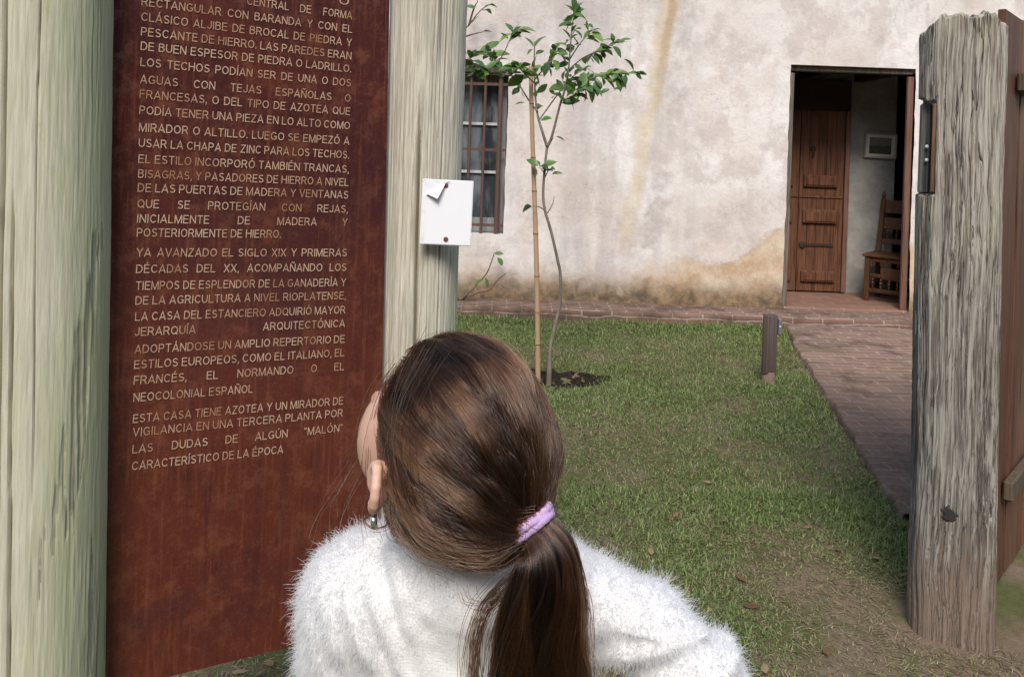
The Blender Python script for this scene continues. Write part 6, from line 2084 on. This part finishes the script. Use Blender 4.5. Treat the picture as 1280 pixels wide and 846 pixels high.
def sw_extra(D, xs, ys, zs):
    P = np.stack(np.meshgrid(xs, ys, zs, indexing='ij'), -1)
    near = np.abs(D) < 0.03
    Q = P[near]
    n = 0.004 * fbm(Q * 17, 3, 97) + 0.002 * fbm(Q * 45, 2, 98)
    # gathers of the right sleeve towards the bent elbow
    el = ELR - np.array([0.02, 0, 0.02]); v = Q - el
    rr = np.sqrt((v ** 2).sum(1)); ang = np.arctan2(v[:, 2], v[:, 0])
    n += 0.0055 * (1 + np.sin((Q[:, 2] - 0.35 * Q[:, 0]) * 175 + 2 * fbm(Q * 10, 2, 99))) * np.exp(-((rr - 0.06) / 0.07) ** 2) * (Q[:, 2] < ELR[2] + 0.045)
    # folds from the left armpit down the back
    v2 = Q - px(505, 770, 0.80)
    n += 0.005 * np.sin((Q[:, 0] * 1.0 + 0.45 * (Q[:, 2] - 1.0)) * 210) * np.exp(-((Q[:, 0] + 0.125) / 0.045) ** 2) * np.exp(-((Q[:, 2] - 1.01) / 0.07) ** 2)
    n += 0.004 * np.sin((Q[:, 0] - 0.5 * (Q[:, 2])) * 170) * np.exp(-((Q[:, 0] - 0.085) / 0.035) ** 2) * np.exp(-((Q[:, 2] - 1.03) / 0.08) ** 2)
    D[near] += n
    # hem
    D = np.maximum(D, (0.655 - P[..., 2]))
    return D


V, F = sdf_mesh(sw_p, np.arange(-0.31, 0.31, 0.0042), np.arange(0.66, 1.14, 0.0052), np.arange(0.63, 1.19, 0.0042), sw_extra)


def knit_mat():
    M = Mat('white_knit', 0.95, 0.1)
    x, y, z = M.sep()
    a = M.math('SINE', M.mul(x, 2200)); b_ = M.math('SINE', M.mul(M.plus(z, M.mul(M.math('ABSOLUTE', a), 0.001)), 1900))
    n = M.noise(60, 4, 0.6)
    c = M.mix(n, (0.72, 0.705, 0.69), (0.79, 0.785, 0.78))
    M.b.inputs['Sheen Weight'].default_value = 0.4
    return M.fin(c, None, M.bump(M.plus(M.mul(a, 0.5), M.mul(b_, 0.4)), 0.16, 0.0015))


sweater = add('sweater', V, F, knit_mat(), girl)
# fluff
tri = np.concatenate([F[:, [0, 1, 2]], F[:, [0, 2, 3]]])
e1, e2 = V[tri[:, 1]] - V[tri[:, 0]], V[tri[:, 2]] - V[tri[:, 0]]
nr = np.cross(e1, e2); ar = np.linalg.norm(nr, axis=1); nr /= ar[:, None] + 1e-12
# smooth vertex normals
vn = np.zeros_like(V)
for c in range(3): np.add.at(vn, tri[:, c], nr * ar[:, None])
vn /= np.linalg.norm(vn, axis=1)[:, None] + 1e-12
cenV = V.mean(0)
g_ = np.random.default_rng(21)
NF = 230000
pk = g_.choice(len(tri), NF, p=ar / ar.sum())
u1, u2 = g_.random(NF), g_.random(NF); fl = u1 + u2 > 1; u1[fl], u2[fl] = 1 - u1[fl], 1 - u2[fl]
root = V[tri[pk, 0]] + e1[pk] * u1[:, None] + e2[pk] * u2[:, None]
nn = vn[tri[pk, 0]] * (1 - u1 - u2)[:, None] + vn[tri[pk, 1]] * u1[:, None] + vn[tri[pk, 2]] * u2[:, None]
nn /= np.linalg.norm(nn, axis=1)[:, None] + 1e-12
# where the yarn is brushed: sleeves and shoulders long, the middle of the back short
xc_ = root[:, 0] + 0.045
back = np.exp(-(xc_ / 0.085) ** 4) * sstep(1.13, 1.06, root[:, 2])
back = np.maximum(back, 0.9 * np.exp(-((root - px(605, 735, 0.77)) ** 2).sum(1) / 0.06 ** 2))
wisp = g_.random(NF) < 0.16
Lf = np.where(wisp, g_.gamma(5.0, 0.2, NF) * 0.0125, g_.gamma(4.0, 0.25, NF) * 0.0062) * (1 - back) + 0.0024 * back * g_.gamma(4.0, 0.25, NF)
Lf = np.clip(Lf, 0.001, 0.023)
flow = np.array([0, -0.1, -1.0]) - nn * (nn @ np.array([0, -0.1, -1.0]))[:, None]
clump = np.stack([fbm(root * 90 + 11 * i, 2, 120 + i) for i in range(3)], -1)
dr = nn * 1.0 + flow * 0.45 + clump * 0.35 + g_.normal(0, 0.5, (NF, 3))
dr /= np.linalg.norm(dr, axis=1)[:, None]
dr2 = dr + flow * 0.6 + clump * 0.3 + g_.normal(0, 0.6, (NF, 3)); dr2 /= np.linalg.norm(dr2, axis=1)[:, None]
p0_ = root - nn * 0.0008; p1_ = p0_ + dr * (Lf * 0.4)[:, None]; p2_ = p1_ + (dr + dr2) * 0.5 * (Lf * 0.3)[:, None]; p3_ = p2_ + dr2 * (Lf * 0.3)[:, None]
PTS = np.stack([p0_, p1_, p2_, p3_], 1)


def fluff_mat():
    m = bpy.data.materials.new('white_fluff'); m.use_nodes = True
    t = m.node_tree; b_ = t.nodes['Principled BSDF']
    b_.inputs['Base Color'].default_value = (0.84, 0.84, 0.855, 1); b_.inputs['Roughness'].default_value = 0.7; b_.inputs['Specular IOR Level'].default_value = 0.2
    tr = t.nodes.new('ShaderNodeBsdfTranslucent'); tr.inputs[0].default_value = (0.86, 0.86, 0.87, 1)
    mx = t.nodes.new('ShaderNodeMixShader'); mx.inputs[0].default_value = 0.5
    t.links.new(b_.outputs[0], mx.inputs[1]); t.links.new(tr.outputs[0], mx.inputs[2]); t.links.new(mx.outputs[0], t.nodes['Material Output'].inputs[0])
    return m


add_curves('fluff', PTS, np.tile([0.00014, 0.00013, 0.00010, 0.00006], (NF, 1)), fluff_mat(), sweater)

# ---- trousers and shoes, below the picture
tr_p = [Cone(waist - [0, 0, 0.06], pelvis, 0.100, 0.110, 0.03, 0.76), Cone(hipL, kneL, 0.074, 0.056, 0.015), Cone(kneL, ankL + [0, 0, 0.02], 0.055, 0.044, 0.015), Cone(hipR, kneR, 0.074, 0.056, 0.015), Cone(kneR, ankR + [0, 0, 0.02], 0.055, 0.044, 0.015)]


def tr_extra(D, xs, ys, zs):
    P = np.stack(np.meshgrid(xs, ys, zs, indexing='ij'), -1)
    D = D + 0.004 * fbm(P * np.array([12, 12, 22]), 2, 130)
    return np.maximum(D, 0.055 - P[..., 2])


V, F = sdf_mesh(tr_p, np.arange(-0.24, 0.16, 0.007), np.arange(0.72, 1.02, 0.007), np.arange(0.03, 0.86, 0.007), tr_extra)
dn = Mat('dark_denim', 0.9, 0.15); dn.fin(dn.mix(dn.noise(200, 3, 0.7, dn.map((1, 1, 0.3))), (0.02, 0.026, 0.045), (0.05, 0.062, 0.10)), None, dn.bump(dn.noise(400, 2), 0.3, 0.001))
add('trousers', V, F, dn.m, girl)
shm = Mat('shoe_canvas', 0.8, 0.2); shm.fin(shm.mix(shm.noise(120, 3), (0.30, 0.28, 0.28), (0.42, 0.40, 0.40)))
som = Mat('shoe_sole', 0.7, 0.3); som.fin((0.6, 0.58, 0.55))
for ak, dx_ in ((ankL, -0.012), (ankR, 0.0)):
    h0 = np.array([ak[0], ak[1] - 0.025, 0.04]); t0 = np.array([ak[0] + dx_, ak[1] + 0.115, 0.036])
    p_ = [Cone(h0, t0, 0.036, 0.033, 0.01), Cone(ak + np.array([0, -0.005, 0.0]), ak + np.array([0, -0.005, 0.02]), 0.041, 0.043, 0.02), Cone(h0, np.array([ak[0], ak[1] + 0.05, 0.055]), 0.03, 0.028, 0.02)]
    ex = lambda D, xs, ys, zs: np.maximum(D, 0.02 - np.meshgrid(xs, ys, zs, indexing='ij')[2])
    V, F = sdf_mesh(p_, np.arange(ak[0] - 0.07, ak[0] + 0.07, 0.005), np.arange(ak[1] - 0.09, ak[1] + 0.18, 0.005), np.arange(0.0, 0.16, 0.005), ex)
    sh = add('shoe', V, F, shm.m, girl)
    V, F = sdf_mesh([Cone([h0[0], h0[1], 0.012], [t0[0], t0[1], 0.012], 0.039, 0.036, 0.0)], np.arange(ak[0] - 0.07, ak[0] + 0.07, 0.005), np.arange(ak[1] - 0.09, ak[1] + 0.18, 0.005), np.arange(-0.012, 0.05, 0.004), lambda D, xs, ys, zs: np.maximum(np.maximum(D, np.meshgrid(xs, ys, zs, indexing='ij')[2] - 0.022), 0.004 - np.meshgrid(xs, ys, zs, indexing='ij')[2]))
    add('sole', V, F, som.m, sh)
